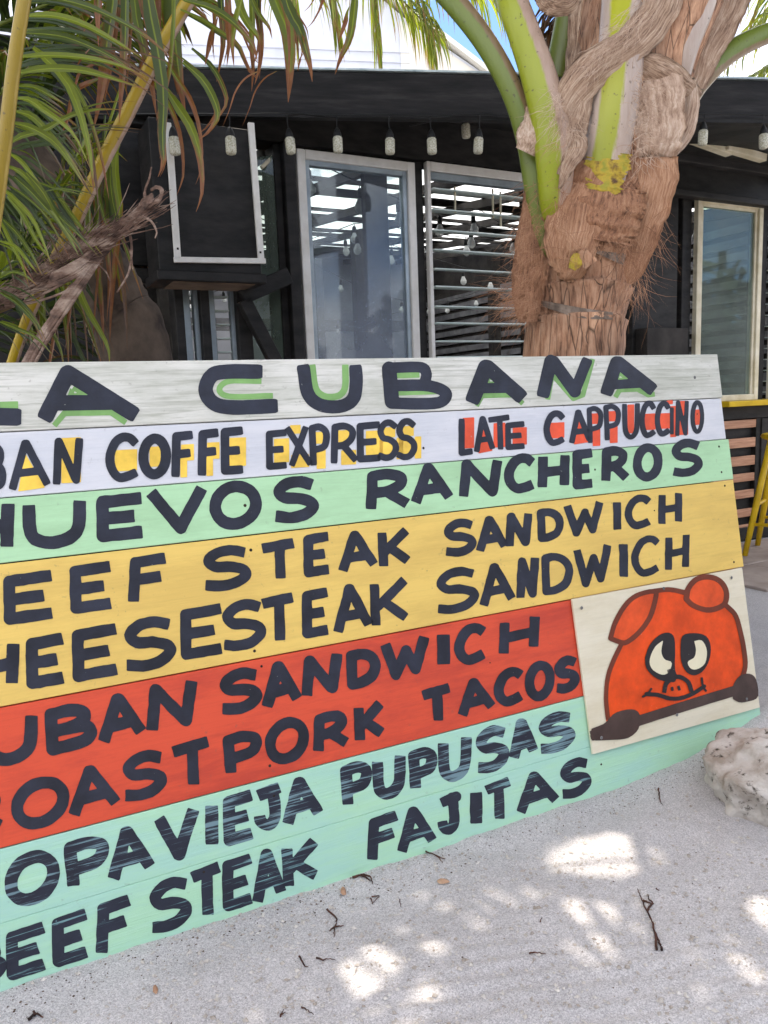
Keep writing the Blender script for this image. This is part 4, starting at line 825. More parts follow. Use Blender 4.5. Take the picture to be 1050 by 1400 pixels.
def trim(p0, p1, w):
    a, b2 = [np.array(wpt(*wsz(x, y, DC), DC)) for x, y in (p0, p1)]; ex = nrm(b2-a); ez = np.cross(ex, WN); mb = MB()
    mb.box(a, ex, WN, ez, 0, np.linalg.norm(b2-a), -0.006, 0.010, -w/2, w/2, bev=.0015); mb.build('trim', M_WFRAME, cab)
trim((230, 168), (243, 354), 0.026); trim((343, 168), (357, 354), 0.026); trim((238, 355), (363, 357), 0.022)
disc_ = [(243, 340), (356, 345)]
for x, y in disc_:
    c = wpt(*wsz(x, y, DC-.0065), DC-.0075); mb = MB(); mb.box(c, WT, WN, Z3, -.004, .004, -.001, .001, -.004, .004); mb.build('screw', M_HOLE, cab)

# ------------------------------------------------------------------ stool and paving
M_TILE = noisy('grey_pink_paving_tile', [srgb(140, 128, 122), srgb(172, 160, 154)], scale=5, rough=0.55, bump=0.001)
pav = thing('paved_strip', wpt(4.9, 0.0, -0.5), 'strip of grey pink paving tiles at the foot of the slatted counter', 'paving'); 
for i in range(9):
    for j in range(2):
        mb = MB(); wb(mb, 3.6+i*.455, 3.6+i*.455+.45, -0.06, 0.012, -0.06-0.455*j-.45, -0.06-.455*j, bev=.004); mb.build('tile', M_TILE, pav)
def stool():
    c = np.array([2.55, 4.82, 0.012]); T = thing('bar_stool', c, 'yellow painted wooden bar stool standing before the slatted counter at the right edge', 'stool')
    hz = 0.74; r = 0.155; mb = MB(); prof = [(0, r*.86), (.008, r*.97), (.02, r), (.034, r*.97), (.04, r*.85)]; n = 24
    vs = [(c[0]+q*math.cos(6.2832*k/n), c[1]+q*math.sin(6.2832*k/n), hz+z) for z, q in prof for k in range(n)]
    mb.add(vs, [(i*n+k, i*n+(k+1) % n, (i+1)*n+(k+1) % n, (i+1)*n+k) for i in range(4) for k in range(n)]+[tuple(range(n))[::-1], tuple(4*n+k for k in range(n))]); mb.build('seat', M_YELLOW, T, smooth=False)
    L = []
    for k in range(4):
        a = math.radians(188+90*k); d = np.array([math.cos(a), math.sin(a), 0]); L.append((c+d*.27, c+d*.115+Z3*hz)); mb = MB()
        mb.tube([L[-1][0], L[-1][0]*.5+L[-1][1]*.5, L[-1][1]], [.017, .021, .018], n=10); mb.build('leg', M_YELLOW, T, smooth=True)
    for k in range(4):
        for h in ((.20, .32)[k % 2],):
            a = L[k][0]+(L[k][1]-L[k][0])*h/hz; b2 = L[(k+1) % 4][0]+(L[(k+1) % 4][1]-L[(k+1) % 4][0])*h/hz
            mb = MB(); mb.tube([a, a*.5+b2*.5, b2], [.010, .013, .010], n=8); mb.build('stretcher', M_YELLOW, T, smooth=True)
stool()

# ------------------------------------------------------------------ white building behind
M_WBLD = noisy('white_render_wall', [srgb(196, 198, 206), srgb(214, 216, 224)], scale=1.2, rough=0.8)
M_WSEAM = noisy('cream_render_wall', [srgb(212, 208, 196), srgb(226, 222, 212)], scale=1.2, rough=0.8)
YB = 13.0
bw = thing('white_building', on_depth(400, 500, YB)*[1, 1, 0], 'tall pale building with a sloping gable rising behind the bar roof', 'building')
def gp(px, py, Y): return on_depth(px, py, Y)
e0 = gp(665, 103, YB); sl = gp(568, 37, YB); pk = gp(440, -70, YB); lf = gp(120, -70, YB); le = gp(-150, 120, YB)
mb = MB(); base = lambda p: np.array([p[0], p[1], 0.0])
front = [base(le), base(e0), e0, sl, pk, lf, le]; n_ = len(front); back_ = [p+np.array([0, 7.0, 0]) for p in front]
mb.add(front+back_, [tuple(range(n_)), tuple(n_+k for k in range(n_))[::-1]]+[(k, n_+k, n_+(k+1) % n_, (k+1) % n_) for k in range(n_)]); mb.build('wall', M_WBLD, bw)
mb = MB(); a = gp(572, 41, YB); 
for p0, p1, w in [(e0, pk, .10)]:
    ex = nrm(p1-p0); ez = nrm(np.cross(ex, [0, 1, 0])); ez = ez if ez[2] > 0 else -ez
    mb.box(p0, ex, [0, 1, 0], ez, -.2, np.linalg.norm(p1-p0)+.1, -.15, 7.2, .002, .07)
mb.build('roof_verge', M_WSEAM, bw)
mb = MB(); q0 = gp(560, 120, YB); mb.add([base(q0)+[0, -.012, 0], base(e0)+[-.02, -.012, 0], e0+[-.02, -.012, -.03], gp(572, 45, YB)+[0, -.012, 0], gp(545, 27, YB)+[0, -.012, 0]], [(0, 1, 2, 3, 4)]); mb.build('gable_panel', M_WSEAM, bw, label='cream right hand gable panel')  # paler panel: light on the wall's right part put into its colour
for k, (yy) in enumerate([62, 76, 88]):
    a = gp(200, yy-4, YB-.02); b2 = gp(560, yy+10, YB-.02); ex = nrm(b2-a); mb = MB(); mb.box(a, ex, [0, 1, 0], np.cross(ex, [0, 1, 0]), 0, np.linalg.norm(b2-a), 0, .014, -.003, .003); mb.build('seam_strip', M_WBLD, bw)
# ------------------------------------------------------------------ palms
def leaf_mat(name, g0, g1, brown0, brown1, trans=0.35):
    m, t, b = new_mat(name); at = nd(t, 'ShaderNodeAttribute', attribute_name='lf'); sp = nd(t, 'ShaderNodeSeparateColor'); t.links.new(at.outputs['Color'], sp.inputs[0])
    tc = nd(t, 'ShaderNodeTexCoord'); n1 = nd(t, 'ShaderNodeTexNoise', Scale=14.0, Detail=5, Roughness=0.65); t.links.new(tc.outputs['Object'], n1.inputs['Vector'])
    mg = nd(t, 'ShaderNodeMixRGB'); mg.inputs[1].default_value = c4(g0); mg.inputs[2].default_value = c4(g1); t.links.new(sp.outputs[1], mg.inputs[0])
    # brown from the tip downwards: along + noise > 1-brown
    a = nd(t, 'ShaderNodeMath', operation='MULTIPLY_ADD'); t.links.new(n1.outputs['Fac'], a.inputs[0]); a.inputs[1].default_value = 0.9; t.links.new(sp.outputs[0], a.inputs[2])
    s = nd(t, 'ShaderNodeMath', operation='ADD'); t.links.new(a.outputs[0], s.inputs[0]); t.links.new(sp.outputs[2], s.inputs[1])
    r = nd(t, 'ShaderNodeMapRange'); r.inputs['From Min'].default_value = 1.35; r.inputs['From Max'].default_value = 1.62; 
    e1 = nd(t, 'ShaderNodeMath', operation='SUBTRACT'); t.links.new(at.outputs['Alpha'], e1.inputs[0]); e1.inputs[1].default_value = .5
    e2 = nd(t, 'ShaderNodeMath', operation='ABSOLUTE'); t.links.new(e1.outputs[0], e2.inputs[0])
    e3 = nd(t, 'ShaderNodeMath', operation='POWER'); t.links.new(e2.outputs[0], e3.inputs[0]); e3.inputs[1].default_value = 3.0
    s2_ = nd(t, 'ShaderNodeMath', operation='MULTIPLY_ADD'); t.links.new(e3.outputs[0], s2_.inputs[0]); s2_.inputs[1].default_value = 1.8; t.links.new(s.outputs[0], s2_.inputs[2]); t.links.new(s2_.outputs[0], r.inputs['Value'])
    rb = nd(t, 'ShaderNodeMapRange'); rb.inputs['From Min'].default_value = .10; rb.inputs['From Max'].default_value = .0; rb.inputs['To Max'].default_value = .6; t.links.new(e2.outputs[0], rb.inputs['Value'])
    mg2 = nd(t, 'ShaderNodeMixRGB'); t.links.new(rb.outputs[0], mg2.inputs[0]); t.links.new(mg.outputs[0], mg2.inputs[1]); mg2.inputs[2].default_value = c4(tuple(min(1, c*1.7) for c in g1))
    mb_ = nd(t, 'ShaderNodeMixRGB'); mb_.inputs[1].default_value = c4(brown0); mb_.inputs[2].default_value = c4(brown1)
    n2 = nd(t, 'ShaderNodeTexNoise', Scale=40.0, Detail=4); t.links.new(tc.outputs['Object'], n2.inputs['Vector']); t.links.new(n2.outputs['Fac'], mb_.inputs[0])
    mx_ = nd(t, 'ShaderNodeMixRGB'); t.links.new(r.outputs[0], mx_.inputs[0]); t.links.new(mg2.outputs[0], mx_.inputs[1]); t.links.new(mb_.outputs[0], mx_.inputs[2])
    t.links.new(mx_.outputs[0], b.inputs['Base Color']); b.inputs['Roughness'].default_value = 0.38; b.inputs['Specular IOR Level'].default_value = 0.5
    tl = nd(t, 'ShaderNodeBsdfTranslucent'); hs = nd(t, 'ShaderNodeMixRGB', blend_type='MULTIPLY'); hs.inputs[0].default_value = 1; hs.inputs[2].default_value = (1.5, 1.6, 0.6, 1); t.links.new(mx_.outputs[0], hs.inputs[1]); t.links.new(hs.outputs[0], tl.inputs[0])
    mxs = nd(t, 'ShaderNodeMixShader'); mxs.inputs[0].default_value = trans; t.links.new(b.outputs[0], mxs.inputs[1]); t.links.new(tl.outputs[0], mxs.inputs[2]); t.links.new(mxs.outputs[0], t.nodes['Material Output'].inputs[0])
    return m
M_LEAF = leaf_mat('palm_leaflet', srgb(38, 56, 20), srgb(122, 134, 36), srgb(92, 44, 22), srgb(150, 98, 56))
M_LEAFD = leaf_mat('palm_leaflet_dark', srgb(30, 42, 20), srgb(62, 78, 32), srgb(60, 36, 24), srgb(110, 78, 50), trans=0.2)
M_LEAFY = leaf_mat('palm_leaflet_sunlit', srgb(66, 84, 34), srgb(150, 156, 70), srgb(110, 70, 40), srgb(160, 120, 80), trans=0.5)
def stalk_mat(name, mid, edge, lo=0.25, hi=0.75, side=1, base=None):
    """green midrib with dry tan margin; lf.g runs across the stalk, lf.r along it"""
    m, t, b = new_mat(name); at = nd(t, 'ShaderNodeAttribute', attribute_name='lf'); sp = nd(t, 'ShaderNodeSeparateColor'); t.links.new(at.outputs['Color'], sp.inputs[0])
    tc = nd(t, 'ShaderNodeTexCoord'); mp = nd(t, 'ShaderNodeMapping'); mp.inputs['Scale'].default_value = (1, 1, .18); t.links.new(tc.outputs['Object'], mp.inputs[0])
    n1 = nd(t, 'ShaderNodeTexNoise', Scale=38.0, Detail=6, Roughness=0.7); t.links.new(mp.outputs[0], n1.inputs['Vector'])
    a = nd(t, 'ShaderNodeMath', operation='MULTIPLY_ADD'); t.links.new(n1.outputs['Fac'], a.inputs[0]); a.inputs[1].default_value = 0.22; t.links.new(sp.outputs[1], a.inputs[2])
    r = nd(t, 'ShaderNodeValToRGB'); e = r.color_ramp.elements
    if side == 2:
        e[0].position = lo; e[0].color = (1, 1, 1, 1); e[1].position = lo+0.06; e[1].color = (0, 0, 0, 1); k = e.new(hi); k.color = (0, 0, 0, 1); k = e.new(hi+0.06); k.color = (1, 1, 1, 1)
    else:
        e[0].position = hi; e[0].color = (0, 0, 0, 1); e[1].position = hi+0.07; e[1].color = (1, 1, 1, 1)
    t.links.new(a.outputs[0], r.inputs[0])
    rm = nd(t, 'ShaderNodeMixRGB'); rm.inputs[1].default_value = c4(mid[0]); rm.inputs[2].default_value = c4(mid[1]); t.links.new(sp.outputs[0], rm.inputs[0])
    re = nd(t, 'ShaderNodeMixRGB'); re.inputs[1].default_value = c4(edge[0]); re.inputs[2].default_value = c4(edge[1]); t.links.new(n1.outputs['Fac'], re.inputs[0])
    mx_ = nd(t, 'ShaderNodeMixRGB'); t.links.new(r.outputs[0], mx_.inputs[0]); t.links.new(rm.outputs[0], mx_.inputs[1]); t.links.new(re.outputs[0], mx_.inputs[2])
    # dark flecks
    n2 = nd(t, 'ShaderNodeTexNoise', Scale=70.0, Detail=3); t.links.new(tc.outputs['Object'], n2.inputs['Vector']); r2 = nd(t, 'ShaderNodeMapRange'); r2.inputs['From Min'].default_value = .66; r2.inputs['From Max'].default_value = .73; r2.inputs['To Max'].default_value = .7
    t.links.new(n2.outputs['Fac'], r2.inputs['Value']); m3 = nd(t, 'ShaderNodeMixRGB'); m3.inputs[2].default_value = (0.05, 0.035, 0.02, 1); t.links.new(r2.outputs[0], m3.inputs[0]); t.links.new(mx_.outputs[0], m3.inputs[1])
    t.links.new(m3.outputs[0], b.inputs['Base Color']); b.inputs['Roughness'].default_value = 0.34
    bp = nd(t, 'ShaderNodeBump', Strength=1.0, Distance=0.0022); t.links.new(n1.outputs['Fac'], bp.inputs['Height']); t.links.new(bp.outputs[0], b.inputs['Normal']); return m
TAN = (srgb(140, 108, 88), srgb(200, 176, 158)); GREY = (srgb(196, 176, 164), srgb(222, 212, 204))
M_ST_Y = stalk_mat('yellow_leaf_stalk', (srgb(128, 106, 16), srgb(150, 126, 20)), (srgb(120, 96, 20), srgb(196, 170, 90)), hi=0.86)
M_ST_Y2 = stalk_mat('yellow_stalk_with_dry_edge', (srgb(164, 138, 20), srgb(156, 130, 24)), TAN, hi=0.82)
M_ST_G = stalk_mat('green_leaf_stalk', (srgb(104, 116, 44), srgb(112, 128, 48)), (srgb(110, 88, 62), srgb(150, 128, 96)), hi=0.80)
M_ST_YG = stalk_mat('lime_leaf_stalk', (srgb(140, 150, 30), srgb(158, 166, 34)), TAN, hi=0.74)
M_ST_C = stalk_mat('broad_lime_stalk_grey_edges', (srgb(140, 146, 56), srgb(188, 190, 20)), (srgb(150, 122, 104), srgb(212, 198, 186)), lo=0.30, hi=0.72, side=2)
M_BARK = None
m, t, b = new_mat('cracked_palm_bark'); tc = nd(t, 'ShaderNodeTexCoord'); mp = nd(t, 'ShaderNodeMapping'); mp.inputs['Scale'].default_value = (1, 1, .13); t.links.new(tc.outputs['Object'], mp.inputs[0])
n1 = nd(t, 'ShaderNodeTexNoise', Scale=55.0, Detail=8, Roughness=0.7); t.links.new(mp.outputs[0], n1.inputs['Vector']); n2 = nd(t, 'ShaderNodeTexNoise', Scale=7.0, Detail=5); t.links.new(tc.outputs['Object'], n2.inputs['Vector'])
r = nd(t, 'ShaderNodeValToRGB'); e = r.color_ramp.elements; e[0].position = .34; e[0].color = c4(srgb(104, 74, 56)); e[1].position = .66; e[1].color = c4(srgb(210, 172, 142)); k = e.new(.46); k.color = c4(srgb(172, 130, 102)); t.links.new(n1.outputs['Fac'], r.inputs[0])
r2 = nd(t, 'ShaderNodeValToRGB'); e = r2.color_ramp.elements; e[0].position = .35; e[0].color = (.62, .6, .6, 1); e[1].position = .65; e[1].color = (1.15, 1.1, 1.05, 1); t.links.new(n2.outputs['Fac'], r2.inputs[0])
mm = nd(t, 'ShaderNodeMixRGB', blend_type='MULTIPLY'); mm.inputs[0].default_value = 1; t.links.new(r.outputs[0], mm.inputs[1]); t.links.new(r2.outputs[0], mm.inputs[2])
# thin dark vertical cracks
wv = nd(t, 'ShaderNodeTexVoronoi', feature='DISTANCE_TO_EDGE', Scale=30.0); mp2 = nd(t, 'ShaderNodeMapping'); mp2.inputs['Scale'].default_value = (1, 1, .10); nz2 = nd(t, 'ShaderNodeVectorMath', operation='ADD')
t.links.new(tc.outputs['Object'], mp2.inputs[0]); t.links.new(mp2.outputs[0], wv.inputs['Vector'])
rc = nd(t, 'ShaderNodeMapRange'); rc.inputs['From Max'].default_value = .03; rc.inputs['To Min'].default_value = .22; t.links.new(wv.outputs['Distance'], rc.inputs['Value'])
mc = nd(t, 'ShaderNodeMixRGB', blend_type='MULTIPLY'); mc.inputs[0].default_value = 1; t.links.new(mm.outputs[0], mc.inputs[1]); t.links.new(rc.outputs[0], mc.inputs[2]); t.links.new(mc.outputs[0], b.inputs['Base Color'])
b.inputs['Roughness'].default_value = .85; ad = nd(t, 'ShaderNodeMath', operation='ADD'); t.links.new(n1.outputs['Fac'], ad.inputs[0]); t.links.new(rc.outputs[0], ad.inputs[1])
bp = nd(t, 'ShaderNodeBump', Strength=1.0, Distance=.0022); t.links.new(ad.outputs[0], bp.inputs['Height']); t.links.new(bp.outputs[0], b.inputs['Normal']); M_BARK = m
M_BARKG = noisy('grey_brown_palm_bark', [srgb(44, 36, 32), srgb(78, 66, 57), srgb(98, 84, 72)], scale=9, stretch=(1, 1, .8), rough=.9, bump=.004, bscale=40)
M_CUT = noisy('weathered_cut_scar', [srgb(92, 80, 72), srgb(150, 134, 120)], scale=30, stretch=(1, 1, .3), rough=.9, bump=.003)
def paper_mat(name, cols, along=3.0, across=9.0, bump=.004, lo=.32, hi=.68):
    m, t, b = new_mat(name); at = nd(t, 'ShaderNodeAttribute', attribute_name='lf'); mp = nd(t, 'ShaderNodeMapping'); mp.inputs['Scale'].default_value = (along, across, 1); t.links.new(at.outputs['Vector'], mp.inputs[0])
    tc = nd(t, 'ShaderNodeTexCoord'); ns = nd(t, 'ShaderNodeTexNoise', Scale=12.0, Detail=4); t.links.new(tc.outputs['Object'], ns.inputs['Vector'])
    va = nd(t, 'ShaderNodeVectorMath', operation='ADD'); t.links.new(mp.outputs[0], va.inputs[0]); t.links.new(ns.outputs['Color'], va.inputs[1])
    n1 = nd(t, 'ShaderNodeTexNoise', Scale=2.2, Detail=8, Roughness=.72); t.links.new(va.outputs[0], n1.inputs['Vector'])
    mix = nd(t, 'ShaderNodeMath', operation='MULTIPLY_ADD'); t.links.new(ns.outputs['Fac'], mix.inputs[0]); mix.inputs[1].default_value = .35; sb = nd(t, 'ShaderNodeMath', operation='SUBTRACT'); sb.inputs[1].default_value = .175; t.links.new(n1.outputs['Fac'], sb.inputs[0]); t.links.new(sb.outputs[0], mix.inputs[2])
    r = nd(t, 'ShaderNodeValToRGB'); e = r.color_ramp.elements; e[0].position = lo; e[0].color = c4(cols[0]); e[1].position = hi; e[1].color = c4(cols[2]); k = e.new((lo+hi)/2); k.color = c4(cols[1]); t.links.new(mix.outputs[0], r.inputs[0]); t.links.new(r.outputs[0], b.inputs['Base Color'])
    b.inputs['Roughness'].default_value = .75; bp = nd(t, 'ShaderNodeBump', Strength=1.0, Distance=bump); t.links.new(n1.outputs['Fac'], bp.inputs['Height']); t.links.new(bp.outputs[0], b.inputs['Normal']); return m
M_PAPER = paper_mat('papery_sheath', [srgb(96, 70, 54), srgb(172, 142, 118), srgb(214, 192, 170)])
M_PAPER2 = paper_mat('fibrous_cloth_sheath', [srgb(124, 94, 74), srgb(190, 162, 140), srgb(222, 204, 186)], along=3, across=6, bump=.0035)
M_FIB = paper_mat('russet_fibre', [srgb(112, 74, 52), srgb(176, 130, 98), srgb(206, 168, 136)], along=3, across=16, bump=.004)
M_FIBW = paper_mat('russet_matted_fibre', [srgb(84, 54, 40), srgb(160, 114, 84), srgb(188, 146, 114)], along=4, across=14, bump=.006)
M_DEADP = noisy('dead_purple_brown_stalk', [srgb(60, 44, 38), srgb(116, 92, 80), srgb(168, 148, 134)], scale=30, stretch=(.4, 1, 1), rough=.7, bump=.003, bscale=90)

GAPS = []                                                   # sun patches on the sand: places the crown lets through
for (x, y, rx, ry, a) in [(770, 1178, 22, 13, -20), (800, 1165, 34, 22, -15), (832, 1158, 26, 22, 15), (850, 1180, 26, 20, 30), (899, 1172, 12, 13, 30), (796, 1240, 9, 17, -30), (836, 1244, 12, 22, -20), (812, 1270, 10, 18, -40), (832, 1298, 14, 13, -40), (800, 1258, 7, 14, -30), (783, 1295, 9, 16, 10),
                        (1012, 1312, 15, 32, -20), (1045, 1245, 16, 26, -25), (652, 1257, 12, 9, 30), (592, 1300, 15, 9, 10), (536, 1312, 15, 13, 35), (500, 1330, 14, 10, 50), (493, 1360, 13, 18, -35), (450, 1349, 8, 9, 0), (428, 1372, 11, 12, 0), (556, 1378, 16, 7, 40), (350, 1390, 9, 10, 0)]:
    c = on_ground(x, y)[:2]; e1 = on_ground(x+rx*math.cos(math.radians(a)), y+rx*math.sin(math.radians(a)))[:2]-c; e2 = on_ground(x-ry*math.sin(math.radians(a)), y+ry*math.cos(math.radians(a)))[:2]-c
    GAPS.append((c, np.linalg.inv(np.stack([nrm(e1)*(np.linalg.norm(e1)+.002), nrm(e2)*(np.linalg.norm(e2)+.002)], 1))))
def in_gap(P, k=1.0, pad=0.016):
    P = np.atleast_2d(P); P = catmull(P, 20); g = P[:, :2]-SDIR[:2]*(P[:, 2:3]/SDIR[2])
    for c, Mi in GAPS:
        q = (g-c) @ Mi.T
        if (np.hypot(q[:, 0], q[:, 1]) < k).any(): return True
    return False
def leaflet(mb, P, w, up=None, age=0.0, fold=0.35, n=None, gr=None, twist=0.0):
    """folded strip along P (K x 3); width w at its widest"""
    P = np.asarray(P, float); K = len(P); gr = random.random() if gr is None else gr; vs = []; at = []
    up = np.array([0, -1.0, 0.3]) if up is None else np.asarray(up, float)
    for i in range(K):
        u = i/(K-1); t_ = nrm(P[min(i+1, K-1)]-P[max(i-1, 0)]); sd_ = np.cross(t_, up)
        if np.linalg.norm(sd_) < 1e-3: sd_ = np.cross(t_, [1, 0, .1])
        sd_ = nrm(sd_); nn = nrm(np.cross(sd_, t_)); a = twist*u; sd2 = sd_*math.cos(a)+nn*math.sin(a); nn = np.cross(t_, sd2)
        ww = w*0.5*(min(1, 0.45+u*3.0))*(1-max(0, (u-0.35)/0.65)**1.6*0.97)
        vs += [P[i]-sd2*ww-nn*ww*fold, P[i], P[i]+sd2*ww-nn*ww*fold]; at += [(u, gr, age, 0), (u, gr, age, .5), (u, gr, age, 1)]
    fs = []
    for i in range(K-1):
        for k in (0, 1): fs.append((i*3+k, i*3+k+1, (i+1)*3+k+1, (i+1)*3+k))
    mb.add(vs, fs, at)
def droop_path(p, d, L, g, K=7):
    P = [np.array(p, float)]; d = nrm(d)
    for i in range(K-1): P.append(P[-1]+d*L/(K-1)); d = nrm(d+np.array([0, 0, -g*(0.4+1.2*i/(K-1))]))
    return np.array(P)
def above(P):                                            # crown leaflets keep clear of the open view below
    for p in P:
        v = p-CAM; z_ = v @ FW
        if z_ > .1:
            x = 525+F*(v @ RT)/z_; y = 700-F*(v @ UP)/z_
            if -60 < x < 1110 and y > -12: return False
    return p[2] > 1.3
SHADE = []; RACH = []
def frond(palm, R, rad, nl, L, g=0.3, mat=M_LEAF, smat=M_ST_G, w=0.032, start=0.15, label=None, single=0, age=(0, .2), gap=True, spread=1.0, upv=None, single_from=0.0, K=7, filt=None, name='frond'):
    """rachis tube with two rows of leaflets; the first `single` leaflets are objects of their own"""
    R = catmull(R, 28); mb = MB(); mb.tube(R, np.linspace(rad, rad*.22, len(R)), n=8, attr=None); fr = mb.build(name, smat, palm, smooth=True, attr=True, label=label)
    if filt is not None and filt is above and nl > 10: RACH.append((R, fr))
    mbL = MB(); cnt = 0
    for i in range(nl):
        u = start+(1-start)*(i+.5)/nl; x = u*(len(R)-1); j = min(int(x), len(R)-2); p = R[j]+(R[j+1]-R[j])*(x-j); t_ = nrm(R[j+1]-R[j])
        upp = np.array([0, 0, 1.0]) if upv is None else upv
        sd_ = nrm(np.cross(t_, upp)+1e-6)
        for sg in (-1, 1):
            l = L*(0.55+0.45*math.sin(math.pi*min(1, u*0.85+0.12)))*random.uniform(.85, 1.1)
            d = sd_*sg*spread+t_*(0.45+0.5*u)+np.random.normal(0, .10, 3)+np.array([0, 0, .15])
            P = droop_path(p, d, l, g*random.uniform(.7, 1.4), K)
            if gap and in_gap(P, 1.0): continue
            if filt and not filt(P): continue
            ag = random.uniform(*age)
            if filt is above: SHADE.append((P, w))
            if cnt < single and u >= single_from:
                m1 = MB(); leaflet(m1, P, w*random.uniform(.8, 1.15), age=ag, up=np.array([random.uniform(-.4, .4), -1, .5])); m1.build('leaflet', mat, fr, smooth=False, attr=True); cnt += 1
            else: leaflet(mbL, P, w*random.uniform(.8, 1.15), age=ag, up=np.array([random.uniform(-.5, .5), random.uniform(-1, 1), random.uniform(.2, 1)]))
    if mbL.v: mbL.build('leaflets', mat, fr, attr=True, kind='stuff')
    return fr
def pxp(pts, Y): return [on_depth(x, y, Y if len(q) == 0 else q[0]) for x, y, *q in pts]

# ---- right palm -------------------------------------------------
YT = 2.50
base_r = on_depth(772, 800, YT); base_r = np.array([base_r[0]-0.03, YT, 0.0])
palm = thing('coconut_palm', base_r, 'thick coconut palm with cracked brown trunk and lime leaf stalks standing behind the menu board', 'palm tree', 'coconut palms by the bar')
TR = [(778, 620, 142), (783, 488, 134), (788, 440, 128), (795, 405, 126), (800, 375, 128), (806, 340, 130), (812, 300, 134), (820, 260, 140), (832, 215, 146), (845, 160, 150), (862, 95, 152), (885, 25, 160), (905, -50, 165), (920, -140, 150)]
cen = [on_depth(x, y, YT) for x, y, w in TR]; rads = [w/2*np.linalg.norm(c-CAM)*0.97/F*.97 for (x, y, w), c in zip(TR, cen)]
cen = [np.array([base_r[0]-.02, YT, -0.05]), np.array([base_r[0]-.01, YT, 0.35])]+cen; rads = [.26, .20]+rads
C_ = catmull(cen, 150); Rr = np.interp(np.linspace(0, 1, 150), np.linspace(0, 1, len(rads)), rads)
# leaf-scar rings: small steps in the radius, tilted like the scars
def ringtilt(a): return 0.020*math.sin(a+0.6)
mb = MB(); n = 72; vs = []
zr = [on_depth(800, y, YT)[2] for y in (440, 398, 352)]+[0.15+0.13*k for k in range(8)]
for i in range(150):
    for k in range(n):
        a = 2*math.pi*k/n; z = C_[i][2]+ringtilt(a); q = 0
        for z0_ in zr:
            dz = z-z0_
            q += 0.010*math.exp(-abs(dz)/.035)*(1 if dz < 0 else -.7)
        rr_ = Rr[i]+q+0.005*fbm(np.array(a*5+3), np.array(z*18), 3)*2+0.004*float(vnoise(np.array(a*16.0), np.array(z*3.0)))
        vs.append((C_[i][0]+rr_*math.cos(a), C_[i][1]+rr_*math.sin(a), C_[i][2]))
mb.add(vs, [(i*n+k, i*n+(k+1) % n, (i+1)*n+(k+1) % n, (i+1)*n+k) for i in range(149) for k in range(n)]); mb.build('trunk', M_BARK, palm, smooth=True)
def tr_at(px, py, lift=0.0):
    """point on the front of the trunk seen at a pixel"""
    d = ray(px, py); best = None
    for tt in np.linspace(2.0, 3.2, 240):
        p = CAM+d*tt; i = int(np.argmin(np.abs(C_[:, 2]-p[2]))); r_ = math.hypot(p[0]-C_[i][0], p[1]-C_[i][1])
        if r_ < Rr[i]+0.004+lift: return p
        if best is None or r_-Rr[i] < best[0]: best = (r_-Rr[i], p)
    return best[1]
def wrap_poly(name, pts, mat, parent, lift=0.004, rough=0.002, label=None, th=0.004, seg=10):
    """patch hugging the trunk; pts = outline top row then bottom row (same count)"""
    top, bot = pts; A = catmull(top, 18); B = catmull(bot, 18); mb = MB(); vs = []
    for j in range(seg):
        v = j/(seg-1)
        for i in range(18):
            q = A[i]*(1-v)+B[i]*v; p = tr_at(q[0], q[1], lift); e = 0.010*math.sin(math.pi*v)*0+rough*random.uniform(-1, 1); vs.append(p+np.array([0, -1, 0])*e)
    mb.add(vs, [(j*18+i, j*18+i+1, (j+1)*18+i+1, (j+1)*18+i) for j in range(seg-1) for i in range(17)])
    return mb.build(name, mat, parent, smooth=True, label=label)
def ribbon(name, pts, mat, parent, bulge=0.35, rough=0.004, label=None, n=30, m_=9, Y=None, edge=0.0, attr=True, edgewob=0.10):
    """curved sheet through (px, py, width_px, depth) stations"""
    S_ = catmull(pts, n); mb = MB(); vs = []; at = []; _seed[0] += 11; sdv = _seed[0]
    for i in range(n):
        x, y, w, Y_ = S_[i]; c = on_depth(x, y, Y_); a = S_[max(i-1, 0)]; b_ = S_[min(i+1, n-1)]; t_ = nrm(on_depth(b_[0], b_[1], b_[3])-on_depth(a[0], a[1], a[3]))
        vd = nrm(c-CAM); sd_ = nrm(np.cross(t_, vd)); W_ = max(w, .5)*Y_/F*0.5
        W_ *= 1+edgewob*2*float(fbm(np.array(i*.7+sdv), np.array(3.0), 3))
        for k in range(m_):
            v = -1+2*k/(m_-1); h = bulge*W_*(1-v*v)+rough*2*float(fbm(np.array(i*.45+sdv), np.array(k*.9), 3)); vs.append(c+sd_*v*W_-vd*h); at.append((i/(n-1), .5+.5*v, 0, 1))
    mb.add(vs, [(i*m_+k, i*m_+k+1, (i+1)*m_+k+1, (i+1)*m_+k) for i in range(n-1) for k in range(m_-1)], at)
    # a back skin for thickness
    back = [np.array(p)+nrm(np.array(p)-CAM)*0.006 for p in vs]
    mb.add(back, [(i*m_+k, (i+1)*m_+k, (i+1)*m_+k+1, i*m_+k+1) for i in range(n-1) for k in range(m_-1)], at)
    o_ = n*m_; rim = list(range(m_))+[i*m_+m_-1 for i in range(1, n)]+[(n-1)*m_+k for k in range(m_-2, -1, -1)]+[i*m_ for i in range(n-2, 0, -1)]
    mb.f += [(rim[q], rim[(q+1) % len(rim)], rim[(q+1) % len(rim)]+o_, rim[q]+o_) for q in range(len(rim))]
    return mb.build(name, mat, parent, smooth=True, label=label, attr=attr)
